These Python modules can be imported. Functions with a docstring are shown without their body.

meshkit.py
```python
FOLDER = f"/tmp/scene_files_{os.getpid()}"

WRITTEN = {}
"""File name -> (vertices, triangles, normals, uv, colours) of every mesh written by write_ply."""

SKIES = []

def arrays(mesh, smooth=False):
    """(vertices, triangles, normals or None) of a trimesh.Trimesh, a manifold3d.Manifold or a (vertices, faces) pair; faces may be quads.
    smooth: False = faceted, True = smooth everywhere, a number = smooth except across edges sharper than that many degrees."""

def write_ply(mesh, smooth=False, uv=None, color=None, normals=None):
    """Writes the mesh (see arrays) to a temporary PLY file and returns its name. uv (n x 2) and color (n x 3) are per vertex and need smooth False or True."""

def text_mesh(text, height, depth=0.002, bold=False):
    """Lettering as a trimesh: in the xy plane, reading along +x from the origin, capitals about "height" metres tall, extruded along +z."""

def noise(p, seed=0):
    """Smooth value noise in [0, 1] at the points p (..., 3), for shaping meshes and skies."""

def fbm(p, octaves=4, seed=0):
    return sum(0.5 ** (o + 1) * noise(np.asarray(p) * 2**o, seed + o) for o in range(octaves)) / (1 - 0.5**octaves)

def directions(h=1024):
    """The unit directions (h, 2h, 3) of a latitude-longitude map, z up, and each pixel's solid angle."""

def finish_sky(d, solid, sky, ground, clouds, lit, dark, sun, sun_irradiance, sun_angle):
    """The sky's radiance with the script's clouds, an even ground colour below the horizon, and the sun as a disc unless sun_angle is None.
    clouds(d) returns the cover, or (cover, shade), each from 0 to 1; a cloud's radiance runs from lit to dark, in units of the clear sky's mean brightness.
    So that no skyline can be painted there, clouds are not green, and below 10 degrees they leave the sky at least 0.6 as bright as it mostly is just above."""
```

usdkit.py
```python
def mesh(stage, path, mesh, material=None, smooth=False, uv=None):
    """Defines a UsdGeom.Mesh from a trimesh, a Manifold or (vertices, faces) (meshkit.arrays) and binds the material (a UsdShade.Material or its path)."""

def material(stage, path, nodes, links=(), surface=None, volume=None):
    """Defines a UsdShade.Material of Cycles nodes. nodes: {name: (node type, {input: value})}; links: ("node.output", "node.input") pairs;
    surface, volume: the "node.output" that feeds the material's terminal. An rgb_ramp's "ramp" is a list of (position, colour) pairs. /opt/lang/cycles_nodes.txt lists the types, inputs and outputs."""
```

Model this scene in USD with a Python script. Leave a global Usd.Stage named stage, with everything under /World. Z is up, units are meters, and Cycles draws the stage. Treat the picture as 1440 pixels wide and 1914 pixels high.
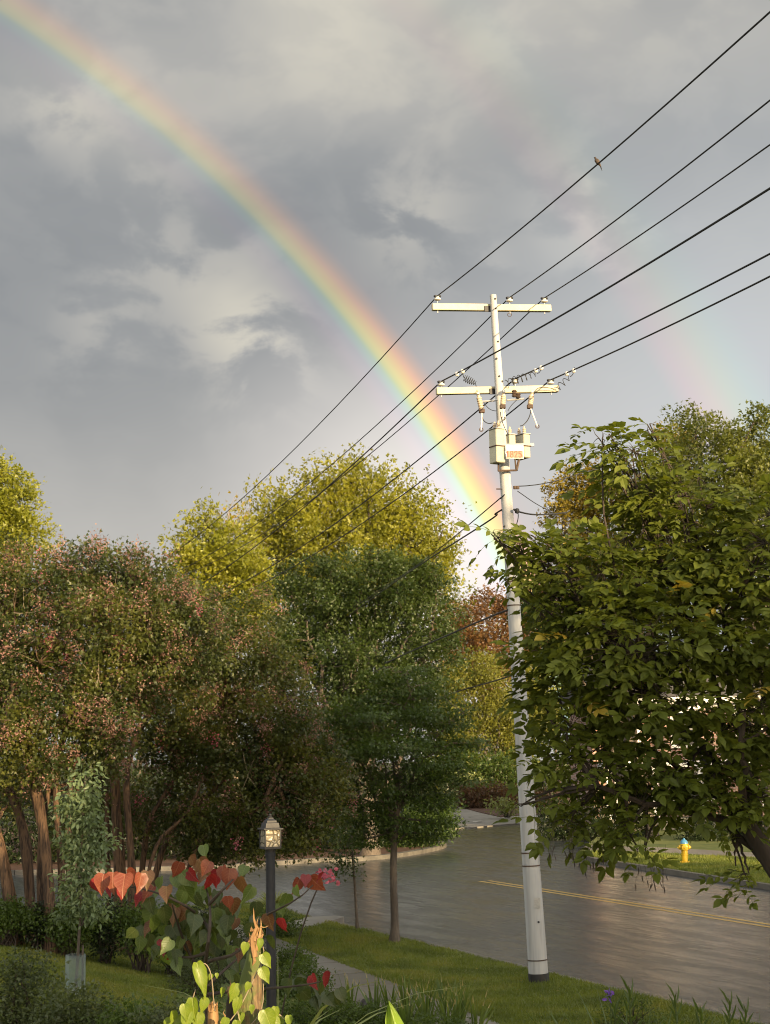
import math
import numpy as np, trimesh, shapely
import meshkit, usdkit
from shapely.geometry import Polygon, LineString, Point
from pxr import Usd, UsdGeom, UsdLux, UsdShade, Gf, Sdf

stage = Usd.Stage.CreateInMemory()
UsdGeom.SetStageUpAxis(stage, "Z")
UsdGeom.SetStageMetersPerUnit(stage, 1.0)
UsdGeom.Xform.Define(stage, "/World")
UsdGeom.Scope.Define(stage, "/World/Looks")

# ------------------------------------------------------------------ camera, sky, sun, exposure
EYE = np.array([0, 0, 3.86])
FPX = 2900.0                                   # focal length, in widths of 1440
PITCH, ROLL = math.atan2(448, FPX), math.radians(0.9)
EXPOSURE = 1.5
SUN = np.array([0.5372, -0.8205, 0.1955]); SUN /= np.linalg.norm(SUN)
SUN_INTENSITY, SUN_COLOR = 1.25, (1.0, 0.74, 0.41)
SKY_STRENGTH = 0.1
F_ = np.array([0, math.cos(PITCH), math.sin(PITCH)])
R_ = np.array([1.0, 0, 0]); U_ = np.cross(R_, F_)
R_, U_ = R_ * math.cos(ROLL) - U_ * math.sin(ROLL), U_ * math.cos(ROLL) + R_ * math.sin(ROLL)

cam = UsdGeom.Camera.Define(stage, "/World/camera")
cam.CreateHorizontalApertureAttr(36.0)
cam.CreateVerticalApertureAttr(36.0 * 1914 / 1440)
cam.CreateFocalLengthAttr(36.0 * FPX / 1440)
cam.CreateClippingRangeAttr(Gf.Vec2f(0.05, 5000))
cam.CreateExposureAttr(EXPOSURE)
M = np.eye(4); M[0, :3], M[1, :3], M[2, :3], M[3, :3] = R_, U_, -F_, EYE
cam.AddTransformOp().Set(Gf.Matrix4d(*M.ravel().tolist()))


def ray(px, py):
    v = R_ * (px - 720) / FPX + U_ * (957 - py) / FPX + F_
    return v / np.linalg.norm(v)


def at(px, py, Y):
    v = ray(px, py)
    return EYE + v * (Y / v[1])


def onz(px, py, z):
    v = ray(px, py)
    return EYE + v * ((z - EYE[2]) / v[2])


class Ref(str):
    pass


class G:
    """collects shader nodes and links"""

    def __init__(self):
        self.nodes, self.links = {}, []

    def __call__(self, kind, out=None, **kw):
        name = f"n{len(self.nodes)}"
        vals = {}
        for k, v in kw.items():
            if isinstance(v, Ref):
                self.links.append((str(v), f"{name}.{k}"))
            else:
                vals[k] = v
        self.nodes[name] = (kind, vals)
        return lambda o: Ref(f"{name}.{o}")

    def math(self, t, a, b=0.0, c=0.0, clamp=False):
        return self("math", math_type=t, value1=a, value2=b, value3=c, use_clamp=clamp)("value")

    def mix(self, fac, a, b, t="mix"):
        return self("mix", mix_type=t, fac=fac, color1=a, color2=b)("color")

    def ramp(self, fac, stops):
        return self("rgb_ramp", fac=fac, ramp=stops)("color")

    def range(self, v, a, b, c=0.0, d=1.0, t="smoothstep"):
        return self("map_range", range_type=t, value=v, from_min=a, from_max=b, to_min=c, to_max=d, clamp=True)("result")

    def noise(self, vec, scale, detail=4.0, rough=0.55, dist=0.0):
        return self("noise_texture", dimensions="3D", type="fBM", vector=vec, scale=scale, detail=detail, roughness=rough, distortion=dist)("fac")

    def build(self, name, surface=None, volume=None):
        return usdkit.material(stage, "/World/Looks/" + name, self.nodes, self.links, surface=surface, volume=volume)


# sky: single scattering air, a storm cloud deck opposite the sun, and the two bows at their angles from the antisolar point
g = G()
pos = g("geometry")("position")
d = g("vector_math", math_type="normalize", vector1=pos)("vector")
sep = g("separate_xyz", vector=d)
dz = sep("z")
air = g("sky_texture", sky_type="single_scattering", sun_disc=False, sun_elevation=float(math.asin(SUN[2])), sun_rotation=float(math.atan2(SUN[0], SUN[1])), air_density=1.0, aerosol_density=1.6, ozone_density=1.0)("color")


def patch(px, py, rad_deg, stretch=None):
    """smooth 0..1 lump of cloud about one direction"""
    c = ray(px, py)
    dv = g("vector_math", math_type="subtract", vector1=d, vector2=tuple(c))("vector")
    if stretch:
        dv = g("vector_math", math_type="multiply", vector1=dv, vector2=(1.0 / stretch, 1.0 / stretch, 1.0))("vector")
    ln = g("vector_math", math_type="length", vector1=dv)("value")
    return g.range(ln, math.radians(rad_deg), 0.0)


wob = g("noise_texture", dimensions="3D", type="fBM", vector=d, scale=6.0, detail=2.0, roughness=0.5)("color")
wob = g("vector_math", math_type="subtract", vector1=wob, vector2=(0.5, 0.5, 0.5))("vector")
dw = g("vector_math", math_type="multiply_add", vector1=wob, vector2=(0.05, 0.05, 0.05), vector3=d)("vector")
flat = g("vector_math", math_type="multiply", vector1=dw, vector2=(1.0, 1.0, 1.5))("vector")
big = g.noise(flat, 5.5, 4.0, 0.5, 0.2)
puff = g.noise(flat, 15.0, 5.0, 0.52, 0.3)
soft = g.range(big, 0.36, 0.66)
fine = g.noise(flat, 30.0, 6.0, 0.6, 0.1)
lump = g.range(g.math("add", g.math("multiply", puff, 0.72), g.math("multiply", fine, 0.28)), 0.435, 0.595)


def summed(*terms):
    s = terms[0]
    for t in terms[1:]:
        s = g.math("add", s, t)
    return s


def times(a, b):
    return g.math("multiply", a, b)


SKYGAIN = 1.0 / (SKY_STRENGTH * 2 ** EXPOSURE)
lit = summed(times(soft, 0.28), times(lump, 0.13),
             times(patch(720, 10, 9, 2.0), 0.62), times(patch(1440, 40, 5), 0.25),
             times(patch(430, 560, 4.0), times(lump, 0.50)), times(patch(500, 670, 3.4), times(lump, 0.5)), times(patch(230, 440, 3.6), times(lump, 0.28)), times(patch(900, 520, 2.2), times(lump, 0.4)), times(patch(110, 210, 2.6), times(lump, 0.22)), times(patch(170, 630, 3.0), times(lump, 0.3)), times(patch(760, 420, 3.4), times(lump, 0.46)),
             times(patch(180, 210, 3.4, 1.6), 0.22), times(patch(1130, 430, 4.0), times(lump, 0.5)))
lit = g.math("subtract", lit, times(patch(980, 220, 5.0), 0.20))
lit = g.math("subtract", lit, times(patch(560, 330, 3.5, 1.6), 0.12))
lit = g.math("subtract", lit, times(patch(150, 760, 5.5, 1.8), 0.10), 0, True)
cloud = g.ramp(lit, [(0, (0.285, 0.30, 0.315)), (0.3, (0.345, 0.355, 0.36)), (0.6, (0.455, 0.45, 0.43)), (1.0, (0.64, 0.61, 0.53))])
# towards the right the deck thins to a pale blue grey
thin = times(patch(1450, 780, 16.0), 1.0)
cloud = g.mix(thin, cloud, (0.61, 0.63, 0.64))
# rain curtain lit by the low sun inside the primary bow
anti = tuple(-SUN)
dot = g("vector_math", math_type="dot_product", vector1=d, vector2=anti)("value")
ang = times(g.math("arccosine", dot), 180 / math.pi)
low = g.range(dz, 0.34, 0.06)
low2 = g.range(dz, 0.27, 0.09)
inside = g.range(ang, 42.0, 39.2)
cloud = g.mix(times(times(low2, inside), 0.75), cloud, (0.62, 0.595, 0.545))
warm = times(patch(870, 1040, 12.5), g.range(ang, 42.6, 40.8, 0.42, 1.0))
cloud = g.mix(warm, cloud, (1.0, 0.94, 0.88))
b0, b1 = 39.0, 56.0


def bx_(a):
    return (a - b0) / (b1 - b0)


bow = g.ramp(g.range(ang, b0, b1, 0, 1, "linear"), [
    (bx_(40.3), (0, 0, 0)), (bx_(40.8), (.04, .0, .04)), (bx_(41.15), (.02, .02, .07)), (bx_(41.36), (.0, .14, .10)), (bx_(41.57), (.06, .24, .03)),
    (bx_(41.82), (.36, .31, .0)), (bx_(42.05), (.46, .18, .0)), (bx_(42.26), (.44, .05, .02)), (bx_(42.5), (.22, .012, .0)), (bx_(42.85), (0.04, 0, 0)), (bx_(43.6), (0, 0, 0)),
    (bx_(49.7), (0, 0, 0)), (bx_(50.4), (.15, .01, .02)), (bx_(51.0), (.17, .07, .01)), (bx_(51.6), (.08, .12, .02)), (bx_(52.3), (.01, .09, .06)), (bx_(53.2), (.005, .01, .03)), (bx_(54.2), (0, 0, 0))])
strong = g.range(dz, 0.36, 0.08, 0.20, 1.0)
strong = times(strong, g.range(big, 0.2, 0.6, 0.75, 1.1))
second = g.range(ang, 46.0, 48.0, 1.0, 0.92)
bowc = g("vector_math", math_type="scale", vector1=bow, scale=times(times(strong, second), g.range(dz, 0.40, 0.18, 0.9, 1.35)))("vector")
# the coloured light replaces part of the blue of the cloud behind it
yel = times(g.range(ang, 41.45, 41.7), g.range(ang, 42.9, 42.0))
cloud = g.mix(times(times(yel, strong), 0.62), cloud, (0.80, 0.62, 0.18))
cloud = g("vector_math", math_type="add", vector1=cloud, vector2=bowc)("vector")
cloud = g("vector_math", math_type="scale", vector1=cloud, scale=SKYGAIN)("vector")
sunside = g("vector_math", math_type="dot_product", vector1=d, vector2=tuple(SUN))("value")
cover = g.range(sunside, 1.0, 0.2, 0.45, 1.0)
# the cloud brightens steadily towards the low sun, as lit cloud does
cloud = g.mix(g.range(sunside, -0.45, 0.9), cloud, (2.65 * SKYGAIN, 2.5 * SKYGAIN, 2.25 * SKYGAIN))
skyc = g.mix(cover, air, cloud)
bg = g("background_shader", color=skyc, strength=SKY_STRENGTH)("background")
skymat = g.build("sky_look", surface=bg)
dome = UsdLux.DomeLight.Define(stage, "/World/sky")
dome.CreateIntensityAttr(1.0)
UsdShade.MaterialBindingAPI.Apply(dome.GetPrim()).Bind(skymat)
dome.GetPrim().SetCustomDataByKey("kind", "structure")
sun = UsdLux.DistantLight.Define(stage, "/World/sun")
sun.CreateNormalizeAttr(True)
sun.CreateIntensityAttr(SUN_INTENSITY)
sun.CreateAngleAttr(0.5)
sun.CreateColorAttr(Gf.Vec3f(*SUN_COLOR))
zz = SUN; xx = np.cross([0, 0, 1.0], zz); xx /= np.linalg.norm(xx); yy = np.cross(zz, xx)
M = np.eye(4); M[0, :3], M[1, :3], M[2, :3] = xx, yy, zz
UsdGeom.Xformable(sun).AddTransformOp().Set(Gf.Matrix4d(*M.ravel().tolist()))

# ------------------------------------------------------------------ naming helpers
taken = {}


def numbered(parent, name):
    k = taken.get((parent, name), 0)
    taken[(parent, name)] = k + 1
    return name if k == 0 else f"{name}_{k:03d}"


def path_of(o):
    return "/World" if o is None else str(o.GetPath())


def tag(o, label=None, cat=None, group=None, kind=None):
    for k, v in (("label", label), ("category", cat), ("group", group), ("kind", kind)):
        if v:
            o.SetCustomDataByKey(k, v)
    return o


def obj(name, m, mat, parent=None, smooth=False, label=None, cat=None, group=None, kind=None, uv=None):
    p = path_of(parent)
    pr = usdkit.mesh(stage, f"{p}/{numbered(p, name)}", m, mat, smooth=smooth, uv=uv)
    return tag(pr.GetPrim(), label, cat, group, kind)


def thing(name, label=None, cat=None, loc=(0, 0, 0), group=None, kind=None):
    x = UsdGeom.Xform.Define(stage, f"/World/{numbered('/World', name)}")
    x.AddTranslateOp().Set(Gf.Vec3d(*map(float, loc)))
    return tag(x.GetPrim(), label, cat, group, kind)


def cat_(ms):
    vs, fs, n = [], [], 0
    for m in ms:
        v, f = (np.asarray(m.vertices), np.asarray(m.faces)) if hasattr(m, "vertices") else (np.asarray(m[0]), np.asarray(m[1]))
        vs.append(v); fs.append(f + n); n += len(v)
    return np.vstack(vs), np.vstack(fs)


def moved(m, off):
    return (np.asarray(m[0]) - np.asarray(off), m[1]) if isinstance(m, tuple) else (np.asarray(m.vertices) - np.asarray(off), np.asarray(m.faces))


def box(c, s, ax=None):
    m = trimesh.creation.box(s)
    v = np.asarray(m.vertices)
    if ax is not None:
        v = v @ np.asarray(ax)
    return v + np.asarray(c), np.asarray(m.faces)


def bevel_box(c, s, b=0.01, ax=None):
    hx, hy, hz = np.asarray(s) / 2
    pts = []
    for sx in (-1, 1):
        for sy in (-1, 1):
            for sz in (-1, 1):
                for k in range(3):
                    p = np.array([sx * hx, sy * hy, sz * hz]) - np.array([sx, sy, sz]) * b * (np.arange(3) != k)
                    pts.append(p)
    h = trimesh.convex.convex_hull(np.array(pts))
    v = np.asarray(h.vertices)
    if ax is not None:
        v = v @ np.asarray(ax)
    return v + np.asarray(c), np.asarray(h.faces)


def tube(points, radii, sides=6, caps=True):
    p = np.asarray(points, float)
    n = len(p)
    r = np.broadcast_to(np.asarray(radii, float), (n,))
    t = np.gradient(p, axis=0)
    t /= np.linalg.norm(t, axis=1, keepdims=True) + 1e-12
    ref = np.array([0, 0, 1.0]) if abs(t[0, 2]) < 0.9 else np.array([1.0, 0, 0])
    a = np.cross(t, ref); a /= np.linalg.norm(a, axis=1, keepdims=True) + 1e-12
    b = np.cross(t, a)
    th = np.arange(sides) * 2 * np.pi / sides
    v = (p[:, None] + r[:, None, None] * (np.cos(th)[None, :, None] * a[:, None] + np.sin(th)[None, :, None] * b[:, None])).reshape(-1, 3)
    i, j = np.meshgrid(np.arange(n - 1), np.arange(sides), indexing="ij")
    q = np.stack([i * sides + j, i * sides + (j + 1) % sides, (i + 1) * sides + (j + 1) % sides, (i + 1) * sides + j], -1).reshape(-1, 4)
    f = np.vstack([q[:, [0, 2, 1]], q[:, [0, 3, 2]]])
    if caps:
        k = len(v)
        v = np.vstack([v, p[0], p[-1]])
        jj = np.arange(sides)
        f = np.vstack([f, np.stack([np.full(sides, k), jj, (jj + 1) % sides], 1), np.stack([np.full(sides, k + 1), (n - 1) * sides + (jj + 1) % sides, (n - 1) * sides + jj], 1)])
    return v, f


def lathe(profile, c=(0, 0, 0), sides=20, axis=None):
    """profile: (r, z) pairs from bottom to top; axis: direction of +z"""
    m = trimesh.creation.revolve(np.array(profile, float), sections=sides)
    v = np.asarray(m.vertices)
    if axis is not None:
        v = v @ trimesh.geometry.align_vectors([0, 0, 1], axis)[:3, :3].T
    return v + np.asarray(c), np.asarray(m.faces)


def curve(pts, n=8):
    from scipy.interpolate import CubicSpline
    p = np.asarray(pts, float)
    if len(p) < 3:
        return p[0] + (p[1] - p[0]) * np.linspace(0, 1, n)[:, None]
    return CubicSpline(np.arange(len(p)), p)(np.linspace(0, len(p) - 1, n))


# ------------------------------------------------------------------ materials
def leaf_mat(name, cols, rough=0.45, trans=0.35, tint=None, spot=2.5, spec=0.4, noise=0.35):
    g = G()
    geo = g("geometry")
    rnd = geo("random_per_island")
    n = g.noise(geo("position"), spot, 3.0)
    f = g.math("add", times_(g, rnd, 1 - noise), times_(g, g.range(n, 0.3, 0.7), noise))
    col = g.ramp(f, [(i / (len(cols) - 1), c) for i, c in enumerate(cols)])
    p = g("principled_bsdf", base_color=col, roughness=rough, specular_ior_level=spec)("BSDF")
    tc = g.mix(1.0, col, tint or (1.5, 1.35, 0.6), "multiply")
    t = g("translucent_bsdf", color=tc)("BSDF")
    return g.build(name, surface=g("mix_closure", fac=trans, closure1=p, closure2=t)("closure"))


def times_(g, a, b):
    return g.math("multiply", a, b)


def rough_mat(name, cols, scale=6.0, rough=0.7, bump=0.02, stretch=(1, 1, 1), detail=6.0, spec=0.3, metallic=0.0, bscale=None):
    g = G()
    p = g("geometry")("position")
    v = g("vector_math", math_type="multiply", vector1=p, vector2=stretch)("vector")
    n = g.noise(v, scale, detail, 0.6)
    n2 = g.noise(v, scale * 0.17, 3.0, 0.5)
    f = g.math("add", times_(g, g.range(n, 0.25, 0.75), 0.6), times_(g, g.range(n2, 0.3, 0.7), 0.4))
    col = g.ramp(f, [(i / (len(cols) - 1), c) for i, c in enumerate(cols)])
    kw = {}
    if bump:
        nb = g.noise(v, bscale or scale * 2.5, 5.0, 0.65)
        kw["normal"] = g("bump", height=nb, strength=0.6, distance=bump)("normal")
    s = g("principled_bsdf", base_color=col, roughness=rough, specular_ior_level=spec, metallic=metallic, **kw)("BSDF")
    return g.build(name, surface=s)


def vein_mat(name, c0, c1, vein, tint):
    """big leaf: midrib and side veins run in the leaf's own coordinates"""
    g = G()
    uv = g("separate_xyz", vector=g("uvmap", attribute="st")("UV"))
    x, y = uv("x"), g.math("absolute", uv("y"))
    mid = g.range(y, 0.03, 0.008)
    w = g.math("sine", times_(g, g.math("subtract", x, times_(g, y, 0.75)), 38.0))
    side = times_(g, g.range(w, 0.86, 0.99), g.range(y, 0.48, 0.2))
    fine = g.noise(g("geometry")("position"), 160.0, 4.0)
    blot = g.noise(g("geometry")("position"), 24.0, 3.0)
    rnd = g("geometry")("random_per_island")
    base = g.mix(g.math("add", times_(g, rnd, .55), times_(g, g.range(blot, .35, .65), .45)), c0, c1)
    v = g.math("maximum", mid, times_(g, side, 0.7))
    col = g.mix(times_(g, v, 0.55), base, vein)
    nb = g("bump", height=g.math("subtract", times_(g, fine, 0.25), v), strength=0.5, distance=0.003)("normal")
    p = g("principled_bsdf", base_color=col, roughness=0.42, specular_ior_level=0.45, normal=nb)("BSDF")
    t = g("translucent_bsdf", color=g.mix(1.0, col, tint, "multiply"))("BSDF")
    return g.build(name, surface=g("mix_closure", fac=0.36, closure1=p, closure2=t)("closure"))


MAT = dict(
    white_paint=rough_mat("white_paint", [(.60, .585, .55), (.72, .71, .68), (.80, .79, .77)], 3.0, 0.55, 0.004, (1, 1, 0.25)),
    pole=rough_mat("pole_paint", [(.13, .132, .13), (.27, .275, .275), (.34, .345, .345), (.22, .222, .22)], 9.0, 0.65, 0.008, (1, 1, 0.05)),
    pole_base=rough_mat("tarred_base", [(.012, .012, .014), (.03, .03, .03)], 9.0, 0.5, 0.004),
    arm=rough_mat("crossarm_paint", [(.34, .30, .20), (.42, .375, .255), (.46, .42, .30)], 7.0, 0.6, 0.003),
    black=rough_mat("black_metal", [(.012, .012, .014), (.022, .023, .027)], 20.0, 0.55, 0.001, spec=0.3),
    wire=rough_mat("wire_sheath", [(.012, .012, .012), (.02, .02, .02)], 5.0, 0.6, 0),
    steel=rough_mat("galvanised_steel", [(.30, .30, .30), (.42, .42, .42)], 30.0, 0.45, 0.001, metallic=0.6),
    rust=rough_mat("rusted_steel", [(.03, .022, .018), (.08, .05, .035)], 30.0, 0.7, 0.002),
    porcelain=rough_mat("porcelain", [(.45, .43, .40), (.55, .53, .49)], 12.0, 0.2, 0, spec=0.5),
    porcelain_tan=rough_mat("tan_porcelain", [(.34, .27, .19), (.45, .37, .27)], 12.0, 0.3, 0, spec=0.5),
    cabinet=rough_mat("cabinet_paint", [(.27, .26, .20), (.34, .325, .25)], 9.0, 0.45, 0.001),
    red_ink=rough_mat("red_lettering", [(.42, .02, .012), (.60, .09, .05)], 25.0, 0.5, 0),
    faded_red=rough_mat("faded_red", [(.42, .30, .24), (.46, .20, .14), (.36, .10, .07)], 5.0, 0.6, 0),
    hydrant=rough_mat("yellow_enamel", [(.40, .25, .010), (.50, .33, .014)], 9.0, 0.35, 0.003, spec=0.5),
    hydrant_blue=rough_mat("blue_enamel", [(.03, .13, .26), (.08, .24, .38)], 9.0, 0.35, 0.002, spec=0.5),
    bark_myrtle=rough_mat("myrtle_bark", [(.012,.008,.006),(.035,.021,.014),(.12,.072,.042),(.022,.014,.010),(.09,.06,.04)], 24.0, 0.8, 0.03, (1, 1, 0.10)),
    bark=rough_mat("grey_bark", [(.035, .028, .022), (.075, .06, .047), (.12, .10, .08)], 26.0, 0.85, 0.01, (1, 1, 0.25)),
    bark_dark=rough_mat("dark_bark", [(.022, .017, .013), (.05, .037, .028)], 26.0, 0.8, 0.006, (1, 1, 0.25)),
    bark_pale=rough_mat("pale_twig", [(.14, .11, .075), (.22, .18, .125)], 15.0, 0.8, 0),
    concrete=rough_mat("old_concrete", [(.10, .092, .08), (.17, .16, .14), (.23, .215, .19)], 2.6, 0.55, 0.003, detail=8.0, bscale=40.0),
    walk=rough_mat("wet_concrete", [(.055, .05, .043), (.095, .087, .074), (.14, .13, .11)], 2.2, 0.38, 0.003, detail=8.0, spec=0.5, bscale=40.0),
    mulch=rough_mat("bark_mulch", [(.02, .011, .008), (.06, .03, .018), (.10, .05, .03)], 18.0, 0.9, 0.03),
    soil=rough_mat("dark_soil", [(.015, .012, .008), (.03, .024, .015), (.03, .04, .012)], 5.0, 0.9, 0.03),
    turf=rough_mat("turf", [(.035,.048,.010),(.062,.085,.016),(.10,.11,.026),(.06,.095,.016)], 3.2, 0.9, 0.02, detail=8.0),
    stone=rough_mat("wet_stone", [(.02, .018, .018), (.05, .045, .042)], 14.0, 0.35, 0.006),
    roof=rough_mat("shingle", [(.05, .048, .046), (.09, .085, .08)], 9.0, 0.85, 0.01),
    wood=rough_mat("torn_wood", [(.07, .035, .016), (.17, .095, .04), (.26, .175, .08)], 40.0, 0.7, 0.006, (1, 1, 0.12)),
    bin=rough_mat("navy_plastic", [(.012, .016, .04), (.02, .028, .06)], 9.0, 0.4, 0),
    paper=rough_mat("pale_paper", [(.55, .53, .50), (.7, .68, .64)], 30.0, 0.7, 0),
    purple=leaf_mat("purple_petal", [(.12, .05, .30), (.24, .12, .45)], trans=0.3, tint=(1, .8, 1.2)),
    white_petal=leaf_mat("white_petal", [(.42, .42, .34), (.58, .58, .52)], trans=0.25, tint=(1, 1, .9)),
    pink_petal=leaf_mat("pink_petal", [(.32, .06, .10), (.46, .14, .18), (.52, .24, .27)], trans=0.3, tint=(1.1, .8, .9)),
    feather=rough_mat("dove_feather", [(.022, .016, .012), (.05, .035, .026), (.07, .051, .038)], 40.0, 0.75, 0),
    feather_dark=rough_mat("dark_feather", [(.010, .008, .007), (.022, .018, .015)], 40.0, 0.7, 0),
)
# foliage colours (albedo)
LEAF = dict(
    oak=leaf_mat("oak_leaf", [(.11,.12,.010),(.19,.19,.014),(.26,.245,.018),(.31,.28,.026)], spot=0.5),
    yellowgreen=leaf_mat("maple_leaf", [(.13,.145,.012),(.21,.21,.018),(.29,.265,.024)], spot=0.6),
    gold=leaf_mat("gold_leaf", [(.12,.10,.014),(.24,.18,.02),(.33,.22,.025),(.11,.10,.015)], spot=0.6),
    russet=leaf_mat("russet_leaf", [(.10, .05, .02), (.16, .09, .03), (.12, .10, .03)], spot=0.6),
    dark=leaf_mat("dark_leaf", [(.020,.036,.007),(.042,.064,.011),(.078,.10,.018),(.12,.13,.024)], spot=0.7),
    olive=leaf_mat("olive_leaf", [(.05,.065,.010),(.095,.11,.015),(.15,.155,.022),(.20,.185,.03)], spot=0.6),
    street=leaf_mat("street_leaf", [(.032,.056,.010),(.060,.092,.014),(.10,.13,.022)], spot=1.2),
    drooping=leaf_mat("drooping_leaf", [(.09,.10,.012),(.15,.15,.018),(.21,.19,.026)], spot=1.0),
    myrtle=leaf_mat("myrtle_leaf", [(.022,.034,.008),(.05,.062,.011),(.11,.11,.017),(.075,.042,.02)], spot=1.1, noise=0.55),
    seed=leaf_mat("myrtle_bloom", [(.16,.085,.065),(.25,.14,.115),(.31,.185,.16),(.20,.13,.085)], spot=0.9, tint=(1.2, .9, .7)),
    wood=leaf_mat("yellowwood_leaf", [(.065,.085,.012),(.115,.14,.020),(.17,.19,.032),(.24,.25,.05)], rough=0.55, spec=0.22, trans=0.42, spot=1.3),
    woodgold=leaf_mat("yellowing_leaf", [(.22, .19, .03), (.36, .23, .03), (.28, .13, .03)], spot=2.0),
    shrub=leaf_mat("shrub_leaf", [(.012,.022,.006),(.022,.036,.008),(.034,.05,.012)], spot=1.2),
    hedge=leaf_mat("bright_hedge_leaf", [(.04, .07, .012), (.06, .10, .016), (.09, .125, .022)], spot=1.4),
    redhedge=leaf_mat("red_hedge_leaf", [(.06, .035, .016), (.11, .05, .022), (.05, .05, .016)], spot=1.6),
    cover=leaf_mat("ground_cover_leaf", [(.040,.068,.010),(.075,.115,.016),(.12,.165,.026)], spot=2.0),
    gray=leaf_mat("grey_green_leaf", [(.09,.13,.06),(.15,.20,.10),(.24,.29,.18)], spot=2.0),
    dusk=leaf_mat("dull_plant_leaf", [(.045,.062,.022),(.08,.10,.036),(.13,.12,.06)], spot=2.5),
    blade=leaf_mat("iris_blade", [(.07,.11,.022),(.11,.15,.03),(.17,.18,.04)], spot=3.0),
    blade_dry=leaf_mat("dry_blade_tip", [(.26, .22, .10), (.36, .30, .15)], spot=3.0),
    blade_dark=leaf_mat("lily_blade", [(.05,.08,.016),(.085,.12,.024)], spot=3.0),
    grass=leaf_mat("grass_blade", [(.075,.10,.016),(.12,.15,.022),(.17,.17,.034),(.10,.15,.022)], spot=0.9, noise=0.6),
    pale=leaf_mat("pale_grass_leaf", [(.16, .19, .06), (.26, .28, .11)], spot=3.0),
    vine=vein_mat("vine_leaf", (.10, .15, .010), (.155, .195, .014), (.22, .25, .04), (1.5, 1.4, .6)),
    broad=vein_mat("broad_leaf", (.13, .21, .016), (.17, .26, .022), (.24, .33, .06), (1.5, 1.4, .6)),
    redbud_red=vein_mat("redbud_red", (.15, .012, .015), (.23, .024, .022), (.28, .07, .05), (1.6, .6, .6)),
    redbud_orange=vein_mat("redbud_orange", (.16, .038, .02), (.225, .075, .036), (.29, .14, .075), (1.4, .8, .6)),
    redbud_bronze=vein_mat("redbud_bronze", (.11, .05, .024), (.16, .10, .034), (.24, .16, .07), (1.4, 1.0, .6)),
    redbud_green=vein_mat("redbud_green", (.065, .10, .020), (.10, .14, .030), (.16, .20, .07), (1.5, 1.35, .6)),
    redbud_dark=vein_mat("redbud_dark", (.034, .056, .014), (.062, .072, .02), (.10, .12, .045), (1.5, 1.2, .6)),
)

g = G()                                        # wet asphalt
p = g("geometry")("position")
pr = g("vector_rotate", rotate_type="z_axis", vector=p, angle=float(-math.atan2(0.412, 0.911)))("vector")
ps = g("vector_math", math_type="multiply", vector1=pr, vector2=(1.0, 0.22, 1.0))("vector")
n1 = g.noise(p, 60.0, 5.0, 0.75)
n2 = g.noise(ps, 1.7, 7.0, 0.66, 0.1)
n3 = g.noise(p, 3.0, 4.0, 0.6)
col = g.ramp(g.math("add", times_(g, n1, 0.4), times_(g, n3, 0.6)), [(0.25, (.0075, .0085, .0092)), (0.5, (.0145, .016, .0168)), (0.75, (.027, .029, .030))])
rg = g.range(n2, 0.3, 0.7, 0.17, 0.30)
bh = g.math("add", times_(g, n1, 0.7), times_(g, g.noise(p, 160.0, 3.0, 0.6), 0.3))
nb = g("bump", height=bh, strength=g.range(n2, 0.34, 0.66, 0.45, 0.7), distance=0.006)("normal")
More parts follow.
